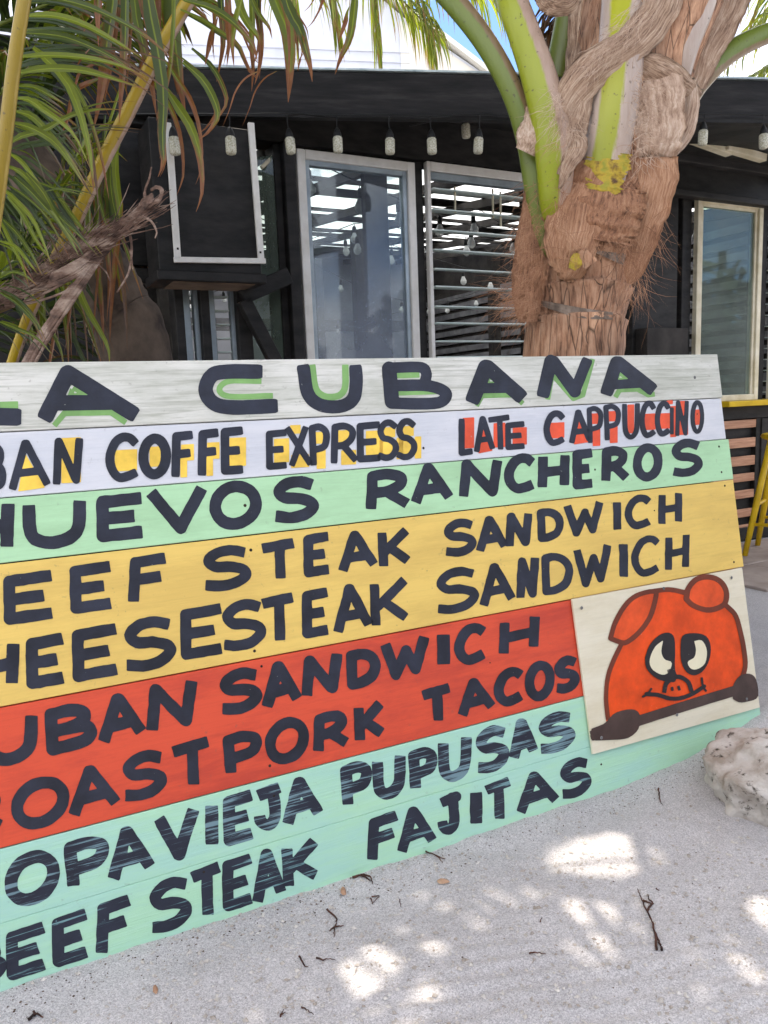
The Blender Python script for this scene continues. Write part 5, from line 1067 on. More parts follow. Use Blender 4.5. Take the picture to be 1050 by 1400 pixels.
# stalks (px, py, width, depth)
def stalk(pts, mat, label=None, n=40, seg=14, flat=0.6):
    S_ = catmull(pts, n); P = [on_depth(x, y, Y_) for x, y, w, Y_ in S_]; rd = [w/2*Y_/F for x, y, w, Y_ in S_]
    mb = MB(); V = np.array(P); vs = []; at = []
    for i in range(n):
        t_ = nrm(V[min(i+1, n-1)]-V[max(i-1, 0)]); vd = nrm(V[i]-CAM); e1 = nrm(np.cross(t_, vd)); e1 = e1 if e1[0] > 0 else -e1; e2 = nrm(np.cross(e1, t_))
        for k in range(seg):
            a = 2*math.pi*k/seg; vs.append(V[i]+rd[i]*(math.cos(a)*e1+math.sin(a)*e2*flat)); at.append((i/(n-1), .5+.5*math.cos(a), 0, 1))
    mb.add(vs, [(i*seg+k, i*seg+(k+1) % seg, (i+1)*seg+(k+1) % seg, (i+1)*seg+k) for i in range(n-1) for k in range(seg)]+[tuple(range(seg)), tuple((n-1)*seg+k for k in range(seg))], at)
    return mb.build('leaf_stalk', mat, palm, smooth=True, label=label, attr=True)
stalk([(748, 362, 10, 2.42), (744, 330, 26, 2.39), (735, 260, 34, 2.38), (722, 190, 31, 2.38), (700, 125, 28, 2.38), (665, 60, 28, 2.40), (618, 0, 28, 2.44), (560, -55, 26, 2.52), (470, -120, 22, 2.7)], M_ST_G, 'olive green leaf stalk curving out to the left')
stalk([(764, 330, 14, 2.42), (758, 285, 36, 2.34), (759, 230, 48, 2.31), (752, 165, 48, 2.31), (735, 100, 44, 2.32), (716, 45, 40, 2.34), (700, 0, 38, 2.36), (682, -70, 36, 2.42), (650, -160, 32, 2.5)], M_ST_YG, 'lime leaf stalk with a dry tan edge')
stalk([(828, 285, 44, 2.36), (826, 240, 58, 2.325), (832, 190, 60, 2.31), (840, 140, 62, 2.305), (848, 80, 58, 2.31), (852, 20, 56, 2.34), (858, -60, 54, 2.38), (862, -160, 46, 2.46)], M_ST_C, 'broad bright lime leaf stalk in the middle of the crown')
stalk([(905, 110, 66, 2.40), (922, 60, 62, 2.38), (945, 10, 56, 2.38), (965, -50, 50, 2.4), (990, -140, 44, 2.4)], M_ST_C, 'grey edged lime stalk right of the middle one')
stalk([(936, 140, 30, 2.46), (958, 108, 30, 2.47), (1000, 70, 27, 2.50), (1060, 42, 24, 2.55), (1150, 20, 22, 2.6)], M_ST_G, 'green stalk leaving the crown to the right')
stalk([(762, 110, 38, 2.62), (772, 60, 36, 2.62), (782, 0, 34, 2.62), (790, -80, 30, 2.62)], M_ST_G, 'shaded stalk behind the crown')
# dry sheaths and bands
ribbon('dry_sheath', [(748, 205, 14, 2.32), (765, 165, 34, 2.30), (782, 128, 44, 2.285), (815, 92, 48, 2.27), (852, 68, 44, 2.27), (885, 38, 48, 2.28), (908, 0, 46, 2.30), (925, -60, 40, 2.34)], M_PAPER, palm, label='twisted papery sheath band sweeping across the stalks', bulge=.28, rough=.016)
ribbon('dry_sheath', [(770, 240, 18, 2.28), (782, 200, 30, 2.285), (790, 160, 30, 2.29), (800, 120, 26, 2.29), (812, 85, 18, 2.30)], M_PAPER, palm, bulge=.4, rough=.012)
ribbon('dry_sheath', [(870, 78, 16, 2.31), (892, 92, 32, 2.30), (918, 108, 34, 2.31), (940, 124, 28, 2.33), (956, 134, 14, 2.36)], M_PAPER, palm, label='short papery band wrapped on the right of the crown', bulge=.4, rough=.012)
ribbon('dry_sheath', [(896, 250, 40, 2.42), (893, 210, 66, 2.34), (894, 165, 76, 2.32), (892, 120, 74, 2.32), (885, 90, 56, 2.35)], M_PAPER2, palm, label='cloth like fibre sheath bulging at the right of the trunk', bulge=.30, rough=.008, m_=15, n=44)
ribbon('dry_sheath', [(948, 115, 10, 2.33), (944, 150, 22, 2.33), (932, 185, 26, 2.34), (910, 215, 16, 2.35), (893, 238, 5, 2.36)], M_PAPER2, palm, label='pale curling sheath flap', bulge=.4, rough=.006)
ribbon('dry_sheath', [(770, 200, 34, 2.29), (776, 160, 40, 2.31), (790, 110, 40, 2.36), (800, 60, 44, 2.46), (806, 10, 50, 2.5), (812, -50, 50, 2.5)], M_PAPER, palm, bulge=.4, rough=.016)
ribbon('dry_sheath', [(765, 258, 4, 2.27), (776, 228, 18, 2.26), (790, 200, 26, 2.27), (784, 180, 14, 2.28)], M_PAPER, palm, label='pointed hanging sheath tip', bulge=.4, rough=.006)
ribbon('dry_sheath', [(718, 208, 26, 2.33), (726, 190, 40, 2.32), (730, 165, 32, 2.33), (724, 142, 10, 2.34)], M_PAPER2, palm, label='curled pale sheath scrap on the left', bulge=.4, rough=.008)
ribbon('dry_sheath', [(948, 120, 30, 2.44), (962, 70, 48, 2.46), (985, 20, 56, 2.48), (1005, -30, 56, 2.5), (1015, -80, 50, 2.52)], M_PAPER, palm, label='long dry brown sheath at the top right of the crown', bulge=.3, rough=.012)
ribbon('dry_sheath', [(735, -14, 20, 2.30), (752, -4, 36, 2.30), (775, 0, 34, 2.30), (790, -12, 18, 2.30)], M_PAPER, palm, bulge=.4, rough=.014)
ribbon('fibre_mat', [(800, 325, 118, 2.345), (806, 300, 128, 2.335), (812, 270, 130, 2.33), (820, 240, 120, 2.33), (836, 215, 96, 2.34)], M_FIBW, palm, bulge=.30, rough=.020)
ribbon('fibre_mat', [(850, 392, 10, 2.42), (857, 372, 40, 2.40), (862, 335, 66, 2.38), (870, 290, 80, 2.36), (880, 250, 84, 2.35), (884, 215, 76, 2.35)], M_FIB, palm, bulge=.35, rough=.018)
ribbon('fibre_mat', [(772, 384, 16, 2.37), (778, 368, 48, 2.35), (782, 330, 72, 2.33), (790, 285, 76, 2.32), (800, 250, 60, 2.32)], M_FIB, palm, bulge=.35, rough=.02)
ribbon('fibre_mat', [(722, 440, 26, 2.44), (722, 395, 44, 2.42), (726, 350, 46, 2.40), (728, 300, 34, 2.39), (726, 260, 18, 2.39)], M_FIBW, palm, bulge=.35, rough=.02)
ribbon('fibre_mat', [(902, 250, 30, 2.44), (898, 280, 30, 2.42), (888, 310, 20, 2.42)], M_FIB, palm, bulge=.5, rough=.02)
# yellow torn base of the middle stalk
M_YTORN = noisy('yellow_torn_stalk_base', [srgb(96, 70, 52), srgb(186, 160, 60), srgb(150, 150, 60)], scale=30, rough=.7, bump=.003)
ribbon('stalk_base', [(822, 268, 30, 2.295), (826, 250, 50, 2.29), (830, 228, 56, 2.29), (834, 208, 54, 2.295)], M_YTORN, palm, bulge=.25, rough=.006, edgewob=.3)
ribbon('stalk_base', [(782, 368, 10, 2.29), (787, 358, 18, 2.285), (790, 346, 10, 2.29)], M_YTORN, palm, bulge=.3, rough=.004)
ribbon('stalk_stub', [(808, 362, 20, 2.28), (800, 350, 17, 2.28), (794, 342, 12, 2.29)], M_BARK, palm, bulge=.4, rough=.003)
wrap_poly('leaf_scar', ([(738, 410), (790, 420), (838, 427)], [(738, 418), (790, 434), (838, 437)]), M_CUT, palm, lift=.007)
wrap_poly('leaf_scar', ([(806, 340), (830, 344), (856, 347)], [(806, 343), (826, 351), (852, 363)]), M_CUT, palm, lift=.012)
# hair-like fibres
def hairs(n, regs, lens, wd, mat, label):
    mb = MB(); rg = np.random.RandomState(n)
    for i in range(n):
        (x0, y0, x1, y1, Ya, ang, spr) = regs[rg.randint(len(regs))]; u = rg.rand(); px = x0+(x1-x0)*u+rg.normal(0, 9); py = y0+(y1-y0)*u+rg.normal(0, 10); L = rg.uniform(*lens); a = math.radians(ang+rg.normal(0, spr)); P = []; cv = rg.normal(0, .5); Yd = Ya+rg.uniform(-.05, .02)
        for k in range(6):
            P.append(on_depth(px, py, Yd)); px += math.cos(a)*L/5; py += math.sin(a)*L/5; a += cv/4+rg.normal(0, .16); a += .10*(math.pi/2-a) ; Yd += rg.normal(0, .006)
        P = np.array(P); w = wd*rg.uniform(.5, 1.2); vs = []
        for k, p in enumerate(P):
            t_ = nrm(P[min(k+1, 5)]-P[max(k-1, 0)]); s_2 = nrm(np.cross(t_, p-CAM))*w*(1-.8*k/5); vs += [p-s_2, p+s_2]
        mb.add(vs, [(2*k, 2*k+1, 2*k+3, 2*k+2) for k in range(5)])
    mb.build('fibre_hair', mat, palm, kind='stuff')
HR = [(735, 250, 728, 430, 2.37, 110, 40), (735, 300, 715, 420, 2.36, 140, 35), (770, 250, 760, 350, 2.29, 100, 40), (790, 270, 860, 300, 2.27, 90, 60), (800, 330, 850, 340, 2.28, 100, 50), (895, 250, 885, 330, 2.36, 95, 30), (870, 200, 880, 300, 2.27, 80, 60), (760, 350, 800, 340, 2.28, 60, 60), (850, 300, 870, 400, 2.32, 80, 35), (760, 180, 770, 240, 2.28, 90, 60), (730, 430, 700, 400, 2.38, 170, 30)]
hairs(650, HR, (12, 40), .0004, M_FIB, ''); hairs(520, [HR[0], HR[1], HR[10], HR[5], HR[8]], (15, 50), .0004, M_FIB, '')
hairs(380, HR[:3]+HR[5:6]+HR[8:9]+HR[10:], (20, 80), .0007, M_FIBW, '')
hairs(500, [(870, 110, 880, 220, 2.25, 20, 60), (890, 0, 800, 100, 2.23, 130, 20), (760, 130, 780, 180, 2.27, 100, 40)], (15, 50), .0007, M_PAPER2, '')

# crown fronds, mostly above the frame: they throw the shade over board and sand
CR = np.array([1.02, 2.62, 2.75])
def arcf(az, el, L, sag, c=CR, n=7):
    a = math.radians(az); e = math.radians(el); h = np.array([math.sin(a), math.cos(a), 0]); return [c+h*math.cos(e)*L*u+Z3*(math.sin(e)*L*u-sag*u*u) for u in np.linspace(0, 1, n)]
for k, (az, el, L, sag) in enumerate([(0, 62, 3.4, 1.2), (28, 55, 3.4, 1.3), (58, 48, 3.3, 1.3), (90, 45, 3.2, 1.3), (125, 50, 3.2, 1.4), (160, 58, 3.3, 1.5), (195, 62, 3.3, 1.4), (228, 58, 3.3, 1.3), (262, 52, 3.4, 1.2), (292, 52, 3.5, 1.2), (322, 56, 3.5, 1.2), (345, 64, 3.4, 1.2),
                                 (15, 74, 3.2, .8), (75, 66, 3.2, .9), (215, 72, 3.2, .8), (300, 70, 3.2, .8), (340, 74, 3.3, .8), (255, 68, 3.3, .9), (45, 64, 3.3, 1.0)]):
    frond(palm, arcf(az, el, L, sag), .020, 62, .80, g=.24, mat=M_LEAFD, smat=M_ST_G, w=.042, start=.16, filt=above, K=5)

# ---- left palm ----------------------------------------------------
YL = 2.35
bl_ = on_depth(205, 640, YL); bl_ = np.array([bl_[0]+.06, YL, 0.0])
palm2 = thing('coconut_palm', bl_, 'leaning grey brown coconut palm with hanging yellow stalked fronds at the left', 'palm tree', 'coconut palms by the bar')
T2 = [(186, 492, 96), (166, 430, 86), (140, 375, 80), (98, 310, 78), (45, 240, 76), (-15, 165, 74), (-70, 90, 70)]
cen2 = [bl_+[0, 0, -.05], bl_+[-.02, 0, .45]]+[on_depth(x, y, YL) for x, y, w in T2]; r2_ = [.16, .13]+[w/2*YL/F for x, y, w in T2]
mb = MB(); Cp = catmull(cen2, 90); Rp = np.interp(np.linspace(0, 1, 90), np.linspace(0, 1, len(r2_)), r2_)
for i in range(90): Rp[i] += 0.006*((i*0.32) % 1.0)-.003
mb.tube(Cp, Rp, n=36); mb.build('trunk', M_BARKG, palm2, smooth=True)
CL = cen2[-1]
# two great stalks in front
s1 = [(-26, 420, 1.62), (-8, 300, 1.62), (7, 190, 1.62), (19, 90, 1.62), (33, 0, 1.62), (50, -90, 1.64), (70, -190, 1.7)]
s2 = [(12, 510, 2.12), (40, 430, 2.10), (72, 362, 2.08), (104, 300, 2.06), (140, 222, 2.04), (176, 152, 2.02), (212, 80, 2.0), (258, 0, 2.0), (300, -70, 2.02)]
def big_stalk(pts, wpx, mat, label):
    S_ = catmull([(x, y, Y) for x, y, Y in pts], 40); V = np.array([on_depth(*q) for q in S_]); n = 40; seg = 12; vs = []; at = []; W_ = np.interp(np.linspace(0, 1, n), np.linspace(0, 1, len(wpx)), wpx)
    for i in range(n):
        t_ = nrm(V[min(i+1, n-1)]-V[max(i-1, 0)]); vd = nrm(V[i]-CAM); e1 = nrm(np.cross(t_, vd)); e1 = e1 if e1[0] > 0 else -e1; e2 = nrm(np.cross(e1, t_)); r_ = W_[i]/2*S_[i][2]/F
        for k in range(seg):
            a = 2*math.pi*k/seg; vs.append(V[i]+r_*(math.cos(a)*e1+math.sin(a)*e2*.7)); at.append((i/(n-1), .5+.5*math.cos(a), 0, 1))
    mb = MB(); mb.add(vs, [(i*seg+k, i*seg+(k+1) % seg, (i+1)*seg+(k+1) % seg, (i+1)*seg+k) for i in range(n-1) for k in range(seg)], at)
    return mb.build('frond', mat, palm2, smooth=True, label=label, attr=True)
f1 = big_stalk(s1, [19, 18, 17, 16, 15], M_ST_Y, 'front frond with a thick yellow stalk at the left edge')
f2 = big_stalk(s2, [14, 15, 17, 18, 17, 15], M_ST_Y2, 'frond with a yellow stalk edged in dry tan, crossing to upper right')
# traced leaflets (px path, width px, depth, brownness)
def lf(fr, pts, wpx, Y, age, mat=M_LEAF, K=12, gr=None, tw=None, fold=.35):
    S_ = catmull(pts, K); P = np.array([on_depth(x, y, Y+0.03*math.sin(3*i/K)) for i, (x, y) in enumerate(S_)]); m1 = MB()
    leaflet(m1, P, wpx*Y/F, up=np.array([random.uniform(-.3, .3), -1, .3]), age=age, fold=fold, gr=random.uniform(.2, .9) if gr is None else gr, twist=random.uniform(-.5, .5) if tw is None else tw)
    m1.build('leaflet', mat, fr, attr=True)
H1 = [([(34, 0), (70, -2), (110, 6), (150, 22), (200, 50), (240, 85)], 11, .1), ([(36, 22), (75, 22), (115, 34), (160, 58), (195, 80)], 11, .1), ([(32, 45), (75, 48), (110, 58), (160, 82), (210, 120)], 11, .1), ([(28, 78), (70, 76), (120, 80), (170, 92), (208, 112)], 10, .15), ([(26, 100), (65, 94), (110, 96), (150, 106), (205, 124)], 11, .15),
      ([(24, 118), (48, 120), (72, 133), (92, 145)], 8, .1), ([(45, 65), (62, 80), (90, 110), (108, 150), (120, 195), (126, 235), (128, 262)], 12, .2), ([(22, 135), (40, 137), (62, 152), (85, 168), (105, 190), (124, 232)], 9, .1), ([(20, 152), (45, 160), (70, 186), (95, 215), (120, 255)], 10, .15), ([(18, 168), (45, 176), (75, 195), (98, 225), (118, 258)], 10, .1),
      ([(14, 196), (30, 186), (60, 178), (92, 160), (130, 150), (170, 150)], 9, .1), ([(12, 210), (30, 222), (48, 245), (62, 262)], 7, .1), ([(10, 228), (28, 235), (48, 255), (66, 280), (86, 310), (110, 342)], 8, .0), ([(20, 242), (42, 262), (66, 288), (90, 312), (112, 338)], 10, .0), ([(36, 236), (58, 262), (76, 294), (98, 330), (108, 350)], 11, .0),
      ([(10, 268), (30, 292), (50, 330), (74, 362)], 8, .0), ([(4, 300), (24, 320), (44, 350), (58, 378)], 7, .1), ([(0, 330), (22, 338), (40, 360), (52, 375)], 6, .1), ([(0, 300), (14, 330), (30, 362), (40, 392)], 6, .2), ([(4, 258), (20, 272), (45, 300), (62, 338), (70, 362)], 7, .0),
      ([(0, 380), (18, 372), (36, 378), (52, 392)], 6, .1), ([(0, 440), (20, 448), (50, 462), (76, 490)], 6, .0), ([(0, 400), (24, 415), (46, 440), (60, 470)], 6, .1), ([(45, 246), (70, 256), (95, 262), (116, 268)], 4, .0), ([(60, 262), (85, 258), (108, 262), (118, 268)], 3, .0)]
for pts, w, ag in H1: lf(f1, pts, w*.88, random.uniform(1.66, 1.80), ag)
for rep in range(5):
    for pts, w, ag in H1:
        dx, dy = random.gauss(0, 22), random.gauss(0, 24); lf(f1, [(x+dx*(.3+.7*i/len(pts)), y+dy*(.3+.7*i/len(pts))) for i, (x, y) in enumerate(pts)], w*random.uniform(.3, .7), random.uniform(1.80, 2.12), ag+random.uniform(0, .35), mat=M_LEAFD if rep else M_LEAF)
# leaflets hanging from the frond arching above the frame, tips gone brown
f3 = frond(palm2, [on_depth(-40, -250, 2.1), on_depth(120, -160, 2.0), on_depth(260, -90, 1.95), on_depth(380, -60, 1.92), on_depth(470, -30, 1.95)], .012, 2, .3, smat=M_ST_Y, start=.9, filt=above, label='frond arching above the frame with leaflets hanging down')
H3 = [([(134, -40), (134, 10), (135, 66)], 12, .55), ([(158, -50), (154, 10), (146, 60), (142, 100), (136, 140), (128, 176)], 16, .42), ([(172, -50), (172, 20), (170, 80), (166, 130), (163, 168)], 14, .42), ([(182, -50), (186, 20), (198, 70), (208, 120), (214, 160)], 14, .40), ([(196, -50), (206, 20), (216, 70), (224, 130), (222, 190), (224, 222), (216, 242)], 17, .16), ([(216, -50), (217, 20), (218, 60)], 9, .75),
      ([(238, -50), (236, 10), (240, 60), (246, 110), (254, 158)], 22, .18), ([(240, -20), (236, 60), (230, 110), (218, 150), (214, 165)], 8, .55), ([(226, 120), (246, 150), (262, 176), (274, 215), (277, 262), (268, 290)], 14, .38), ([(250, 85), (276, 108), (292, 135), (298, 160), (284, 182), (272, 190)], 12, .25), ([(246, 15), (278, 30), (300, 45), (325, 62), (340, 95), (352, 108)], 10, .25), ([(250, 0), (290, 12), (320, 32), (345, 62), (352, 84)], 11, .22),
      ([(300, -40), (303, 10), (306, 55), (302, 85), (296, 112)], 11, .5), ([(310, -40), (312, 30), (313, 60), (310, 92)], 8, .8), ([(322, -30), (328, 10), (340, 35), (352, 50), (356, 66)], 13, .15), ([(342, -40), (345, 20), (344, 60), (346, 95), (344, 125)], 9, .42), ([(350, -40), (352, 10), (357, 55), (355, 90), (348, 116)], 10, .5), ([(362, -40), (378, 5), (392, 40), (396, 75), (396, 110), (394, 140)], 18, .32), ([(380, -40), (396, 15), (410, 40), (418, 68), (424, 90), (427, 112)], 15, .28), ([(376, -20), (398, 20), (412, 42), (416, 60)], 9, .2),
      ([(330, 0), (322, 30), (318, 60), (320, 92)], 10, .28), ([(292, 38), (286, 62), (280, 90)], 8, .75), ([(488, -30), (484, 20), (478, 55), (466, 80), (458, 102)], 13, .35), ([(478, 10), (472, 32), (462, 60)], 8, .7), ([(352, 98), (335, 108), (322, 126), (314, 150), (304, 174)], 4, .95), ([(416, 70), (410, 84), (407, 98)], 4, .9), ([(448, -10), (438, 12), (428, 30), (418, 40)], 4, .9), ([(136, 108), (118, 116), (104, 124), (98, 140), (92, 165), (84, 184)], 10, .8), ([(124, 66), (112, 80), (104, 92)], 4, .9)]
for pts, w, ag in H3: lf(f3, pts, w, random.uniform(1.86, 2.06), ag+.08, gr=.1+.9*random.random()**1.5) if w > 15 else lf(f3, pts, w*.85, random.uniform(1.86, 2.06), ag+.08, gr=random.random()*.8)
for pts, w, ag in H3+H3[:12]:
    dx, dy = random.gauss(0, 13), -random.uniform(0, 45); lf(f3, [(x+dx, y+dy) for x, y in pts], w*random.uniform(.3, .55), random.uniform(1.95, 2.15), ag+random.uniform(.1, .5))
# leaflets of the second stalk, hanging behind it
H2 = [([(150, 215), (152, 260), (160, 300), (176, 350), (196, 410)], 8, .2), ([(130, 240), (135, 290), (128, 330), (136, 380)], 8, .35), ([(118, 268), (124, 320), (134, 370), (140, 430), (142, 480)], 9, .4), ([(146, 226), (150, 280), (146, 330), (150, 380), (146, 440)], 9, .5), ([(160, 190), (158, 240), (164, 290), (158, 350), (152, 420), (150, 470)], 9, .55), ([(96, 320), (100, 370), (118, 420), (146, 470), (150, 500)], 9, .05),
      ([(80, 350), (96, 400), (120, 440), (140, 500)], 8, .1), ([(72, 380), (86, 420), (92, 460), (94, 505)], 7, .4), ([(60, 400), (58, 440), (52, 480), (48, 510)], 7, .6), ([(96, 330), (90, 370), (96, 420), (90, 460)], 7, .5), ([(50, 420), (70, 450), (84, 480), (88, 510)], 7, .1), ([(110, 250), (118, 262), (122, 300), (120, 340), (124, 372)], 8, .1), ([(112, 250), (126, 246), (142, 252), (150, 300), (148, 340)], 9, .3), ([(172, 160), (160, 200), (150, 230), (142, 262)], 9, .1)]
for pts, w, ag in H2: lf(f2, pts, w, random.uniform(2.08, 2.22), ag)
for rep in range(3):
    for pts, w, ag in H2:
        dx, dy = random.gauss(-10, 22), random.gauss(-10, 26); lf(f2, [(x+dx, y+dy) for x, y in pts], w*random.uniform(.45, .9), random.uniform(2.12, 2.34), ag+random.uniform(0, .4), mat=M_LEAFD if rep else M_LEAF)
# looser fronds filling the shade behind them
def infill(P): return True
for (r0, nl, L, mt, ag, w) in [([(60, 560, 2.35), (40, 440, 2.4), (30, 320, 2.45), (40, 200, 2.5), (70, 90, 2.55), (110, 0, 2.6)], 34, .34, M_LEAFD, (.0, .3), .022), ([(150, 520, 2.5), (110, 420, 2.55), (70, 330, 2.6), (20, 240, 2.65), (-40, 160, 2.7)], 30, .40, M_LEAFD, (.1, .5), .02),
                           ([(-60, 180, 2.3), (20, 110, 2.32), (90, 60, 2.35), (160, 30, 2.4), (230, 10, 2.5)], 34, .36, M_LEAF, (0, .25), .024), ([(-60, 60, 2.5), (30, 20, 2.5), (110, -10, 2.5), (200, -20, 2.55)], 30, .42, M_LEAFD, (0, .3), .024), ([(-40, 420, 2.0), (0, 380, 2.0), (40, 330, 2.02), (84, 262, 2.05), (110, 200, 2.1)], 24, .22, M_LEAF, (0, .15), .014)]:
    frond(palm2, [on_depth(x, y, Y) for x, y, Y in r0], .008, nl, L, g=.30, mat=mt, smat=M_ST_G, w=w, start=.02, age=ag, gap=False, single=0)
# dead stalk, split and shredded, ending in curls
def dead(pts, w0, w1, Y, flat=.5):
    P = [on_depth(x, y, Y+.02*math.sin(x*.05)) for x, y in catmull(pts, 26)]; mb = MB(); mb.tube(P, np.linspace(w0, w1, 26)*Y/F*.5*(.42 if w0 > 9 else .8)*np.random.uniform(.85, 1.15, 26), n=8, flat=flat, ref=[0, 1, 0]); mb.build('dead_stalk', M_DEADP, palm2, smooth=True)
for pts, a, b_ in [([(22, 520), (55, 462), (95, 405), (135, 350), (172, 305), (208, 268)], 20, 16), ([(-10, 412), (40, 392), (95, 368), (140, 335), (180, 300), (206, 272)], 22, 14), ([(-10, 400), (35, 385), (80, 372), (120, 352)], 14, 8), ([(-5, 420), (50, 412), (95, 395), (110, 370)], 10, 6), ([(200, 278), (198, 262), (204, 244), (207, 228)], 11, 4), ([(190, 294), (206, 280), (218, 272), (221, 260), (214, 256), (206, 260)], 9, 5),
                   ([(192, 296), (206, 302), (214, 316), (212, 326)], 5, 2), ([(176, 312), (180, 340), (176, 372), (160, 400)], 5, 3), ([(165, 322), (178, 345), (182, 370)], 3, 2), ([(60, 400), (20, 418), (-8, 424)], 12, 6), ([(70, 430), (90, 400), (108, 380)], 8, 4), ([(130, 358), (145, 372), (150, 384)], 3, 1.5), ([(186, 292), (196, 272), (208, 272), (204, 280), (196, 282)], 4, 2)]: dead(pts, a, b_, 1.98)
mb = MB()
for k in range(260):
    u = random.random(); x = -10+200*u+random.uniform(-6, 6); y = 412-115*u+random.uniform(-12, 14); L = random.uniform(25, 90); a = math.radians(-33+random.gauss(0, 12)); P = []
    for j in range(5): P.append(on_depth(x, y, 1.97+random.uniform(-.004, .004))); x += math.cos(a)*L/5; y += math.sin(a)*L/5; a += random.gauss(0, .07)
    mb.tube(P, [.0012, .0014, .0012, .001, .0005], n=4)
mb.build('dead_stalk_shreds', M_DEADP, palm2, kind='stuff')
for k in range(34):
    br = random.random() < .5; base_ = [(22, 520), (55, 462), (95, 405), (135, 350), (172, 305), (208, 268)] if br else [(-10, 408), (40, 390), (95, 368), (140, 335), (180, 300), (206, 270)]
    o1, o2 = random.gauss(0, 5), random.gauss(0, 2.5); dead([(x+o1*(1-j/5)+random.gauss(0, 1.6), y+o1*.8*(1-j/5)+o2+random.gauss(0, 1.6)) for j, (x, y) in enumerate(base_)], random.uniform(3, 8), random.uniform(2, 5), 1.975)
# its crown, above the frame
for k, (az, el, L, sag) in enumerate([(40, 60, 3.0, 1.2), (80, 55, 3.1, 1.2), (120, 55, 3.0, 1.3), (0, 62, 3.1, 1.2), (320, 55, 3.0, 1.3), (280, 50, 3.0, 1.3), (240, 52, 3.0, 1.4), (200, 55, 3.0, 1.4), (60, 72, 3.0, .8), (100, 70, 3.0, .8), (20, 74, 3.0, .8), (160, 66, 3.0, 1.0)]):
    frond(palm2, arcf(az, el, L, sag, c=CL+np.array([0, 0, .45])), .018, 56, .75, g=.24, mat=M_LEAFD, w=.040, start=.16, filt=above, K=5)

# ---- third palm, unseen, added on the right for the shade of its crown; and two beyond the roof
p3 = np.array([2.6, 1.9, 0]); palm3 = thing('coconut_palm', p3, 'coconut palm just outside the right edge whose crown shades the sand', 'palm tree', 'coconut palms by the bar')
mb = MB(); mb.tube(catmull([p3, p3+[0, 0, 1.5], p3+[-.1, .1, 3.1]], 20), .13, n=20); mb.build('trunk', M_BARKG, palm3, smooth=True)
for k in range(14):
    frond(palm3, arcf(k*26, 42+14*(k % 3), 3.0, 1.1, c=p3+[-.1, .1, 3.1]), .018, 52, .75, g=.24, mat=M_LEAFD, w=.042, start=.16, filt=above, K=5)

# close stray holes in the crowns, leaflet by leaflet, so that only the sun patches seen on the sand come through
def ground_cells(): 
    return np.arange(-1.25, 1.5, .02), np.arange(0.85, 2.7, .02)
cx_, cy_ = ground_cells(); cov = np.zeros((len(cy_), len(cx_)), bool)
def mark(P, w):
    P = catmull(P, 40); u = np.linspace(0, 1, 40); hw = w*.5*np.minimum(1, .45+u*3)*(1-np.maximum(0, (u-.35)/.65)**1.6*.97)*.75; G = P[:, :2]-SDIR[:2]*(P[:, 2:3]/SDIR[2])
    for (x, y), r_ in zip(G, hw):
        i0, i1 = np.searchsorted(cx_, [x-r_, x+r_]); j0, j1 = np.searchsorted(cy_, [y-r_, y+r_])
        if i1 > i0 and j1 > j0: cov[j0:j1, i0:i1] = True
for P, w in SHADE: mark(P, w)
extra = {}
cells = [(x, y) for y in cy_ for x in cx_]; random.shuffle(cells); added = 0
for (x, y) in cells:
    i, j = int(round((x-cx_[0])/.02)), int(round((y-cy_[0])/.02))
    if cov[j, i]: continue
    g0 = np.array([x, y, 0.0]); best = None
    if in_gap(np.array([g0+SDIR*3.3/SDIR[2], g0+SDIR*3.31/SDIR[2]])): continue
    for R, fr in random.sample(RACH, 14):
        Z = R[4:-2]; tq = (Z-g0) @ SDIR; D = np.linalg.norm(g0+SDIR*tq[:, None]-Z, axis=1); k = int(np.argmin(D))
        if .03 < D[k] < .75 and (best is None or D[k] < best[0]):
            q = g0+SDIR*tq[k]; d = q-Z[k]; L = D[k]+random.uniform(.18, .32); P = np.array([Z[k]+nrm(d)*L*v+np.array([0, 0, -.06*v*v]) for v in np.linspace(0, 1, 5)])
            if above(P) and not in_gap(P): best = (D[k], P, fr)
    if best is None: continue
    P = best[1]; w = .045; mark(P, w); extra.setdefault(best[2].name, (best[2], MB())); leaflet(extra[best[2].name][1], P, w, up=SDIR, age=random.uniform(0, .2), fold=.15); added += 1
for fr, mb in extra.values(): mb.build('leaflets', M_LEAFD, fr, attr=True, kind='stuff')
print('shade leaflets added', added, 'uncovered', 1-cov.mean())
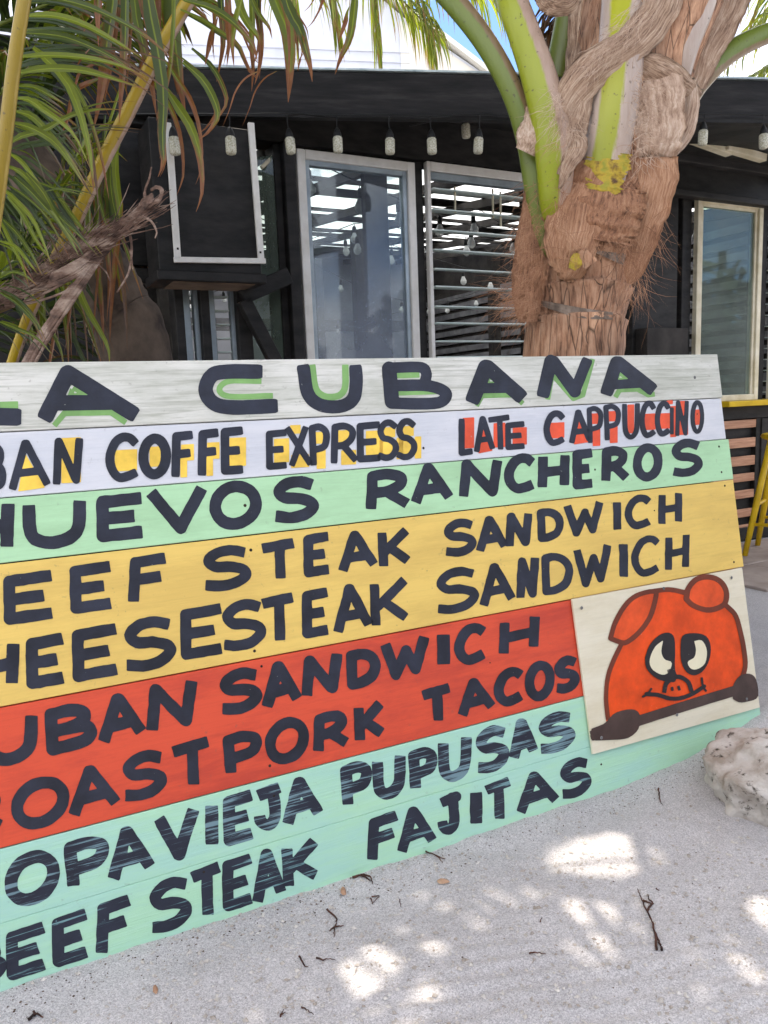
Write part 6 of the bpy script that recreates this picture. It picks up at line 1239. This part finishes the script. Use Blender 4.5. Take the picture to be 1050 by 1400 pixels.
# beyond the roof: hanging sunlit leaflets
def far_palm(label, c, fr, mt, L, g, w, nl, age=(0, .3), b0=None):
    b0 = c*np.array([1, 1, 0]) if b0 is None else b0
    o = thing('coconut_palm', b0, label, 'palm tree', 'palms beyond the roof'); mb = MB(); mb.tube(catmull([b0, b0*.9+c*.1+[0, 0, .5], c], 12), .12, n=12); mb.build('trunk', M_BARKG, o, smooth=True)
    for f in fr: frond(o, f, .014, nl, L, g=g, mat=mt, w=w, start=.05, gap=False, age=age)
    return o
YF = 6.2
c = on_depth(430, -420, YF+1.0)
far_palm('far palm whose sunlit leaflets hang over the pale building at top centre', c, [[c, on_depth(460, -200, YF), on_depth(500, -60, YF), on_depth(550, 0, YF), on_depth(600, 50, YF)], [c, on_depth(430, -180, YF), on_depth(440, -60, YF), on_depth(452, -5, YF), on_depth(458, 15, YF)],
         [c, on_depth(520, -160, YF-.1), on_depth(590, -70, YF-.1), on_depth(650, -20, YF-.1), on_depth(700, 10, YF-.1)], [c, on_depth(470, -190, YF), on_depth(500, -60, YF), on_depth(512, 10, YF), on_depth(516, 50, YF)], [c, on_depth(420, -150, YF), on_depth(500, -80, YF), on_depth(580, -45, YF), on_depth(640, -30, YF)], [c, on_depth(400, -120, YF), on_depth(400, -40, YF), on_depth(402, 0, YF), on_depth(400, 15, YF)], [c, on_depth(500, -150, YF), on_depth(545, -60, YF), on_depth(575, 10, YF), on_depth(590, 55, YF)]], M_LEAFY, .52, .55, .018, 46, b0=on_depth(-260, 400, YF+1.0)*[1, 1, 0])
c = on_depth(1150, -330, YF+1)
far_palm('far palm filling the top right corner behind the crown', c, [[c, on_depth(1110, -100, YF), on_depth(1070, -10, YF), on_depth(1020, 50, YF), on_depth(975, 100, YF)], [c, on_depth(1150, -60, YF), on_depth(1130, 20, YF), on_depth(1080, 70, YF), on_depth(1020, 110, YF)], [c, on_depth(1100, -60, YF), on_depth(1040, -20, YF), on_depth(1000, 0, YF), on_depth(960, 20, YF)],
         [c, on_depth(1200, 0, YF), on_depth(1150, 60, YF), on_depth(1100, 100, YF), on_depth(1040, 140, YF)]], M_LEAFY, .55, .45, .022, 46)
# dark dead fronds hanging behind the crown
fd = frond(palm, [on_depth(860, -60, 2.75), on_depth(820, -20, 2.8), on_depth(790, 10, 2.85), on_depth(765, 50, 2.9), on_depth(750, 90, 2.9)], .010, 26, .26, g=.5, mat=M_LEAFD, w=.014, start=.1, age=(.6, 1.0), gap=False, label='dead brown frond hanging behind the crown')
fd = frond(palm, [on_depth(830, -40, 2.8), on_depth(795, -10, 2.85), on_depth(765, 20, 2.9), on_depth(745, 60, 2.9)], .010, 24, .22, g=.6, mat=M_LEAFD, w=.012, start=.1, age=(.6, 1.0), gap=False, label='second dead brown frond behind the crown')

# unseen shrubs added around the camera to darken what the glass mirrors
M_SHRUB = noisy('sea_grape_leaf', [(0.03, 0.05, 0.02), (0.07, 0.10, 0.04)], scale=3, rough=.5)
for k, (x, y, r) in enumerate([(-7, -5, 2.2), (-3.4, -6.2, 2.5), (.5, -6.8, 2.3), (4.2, -6.3, 2.6), (8, -5, 2.4), (11.5, -2.8, 2.4), (-10, -2, 2.3), (12.5, .6, 2.3), (11.0, 3.4, 2.0), (13.5, 6.5, 2.4)]):
    sh = thing('sea_grape_shrub', (x, y, 0), ['rounded sea grape shrub behind the camera, first from the left', 'sea grape shrub behind the camera, second from the left', 'sea grape shrub straight behind the camera', 'largest sea grape shrub behind the camera', 'sea grape shrub behind the camera to the right', 'sea grape shrub at the far right behind the camera', 'sea grape shrub at the far left behind the camera', 'sea grape shrub right of the sand yard, nearest the shrubs behind', 'sea grape shrub right of the sand yard, the middle one', 'sea grape shrub right of the sand yard, beyond the stool'][k], 'shrub', 'shrubs across the sand')
    mb = MB(); rg = np.random.RandomState(k)
    for i in range(1500):
        d = nrm(rg.normal(0, 1, 3)); d[2] = abs(d[2]); p = np.array([x, y, .2])+d*[r, r*.8, r*1.5]*(rg.uniform(.55, 1.0)); a, b2 = nrm(rg.normal(0, 1, 3)), nrm(rg.normal(0, 1, 3)); q = rg.uniform(.10, .2)
        mb.add([p-a*q, p+b2*q, p+a*q, p-b2*q], [(0, 1, 2, 3)])
    mb.build('foliage', M_SHRUB, sh, kind='stuff'); mb = MB(); mb.tube([(x, y, 0), (x+.1, y, r*.9)], [.12, .06], n=8); mb.build('stem', M_BARKG, sh)
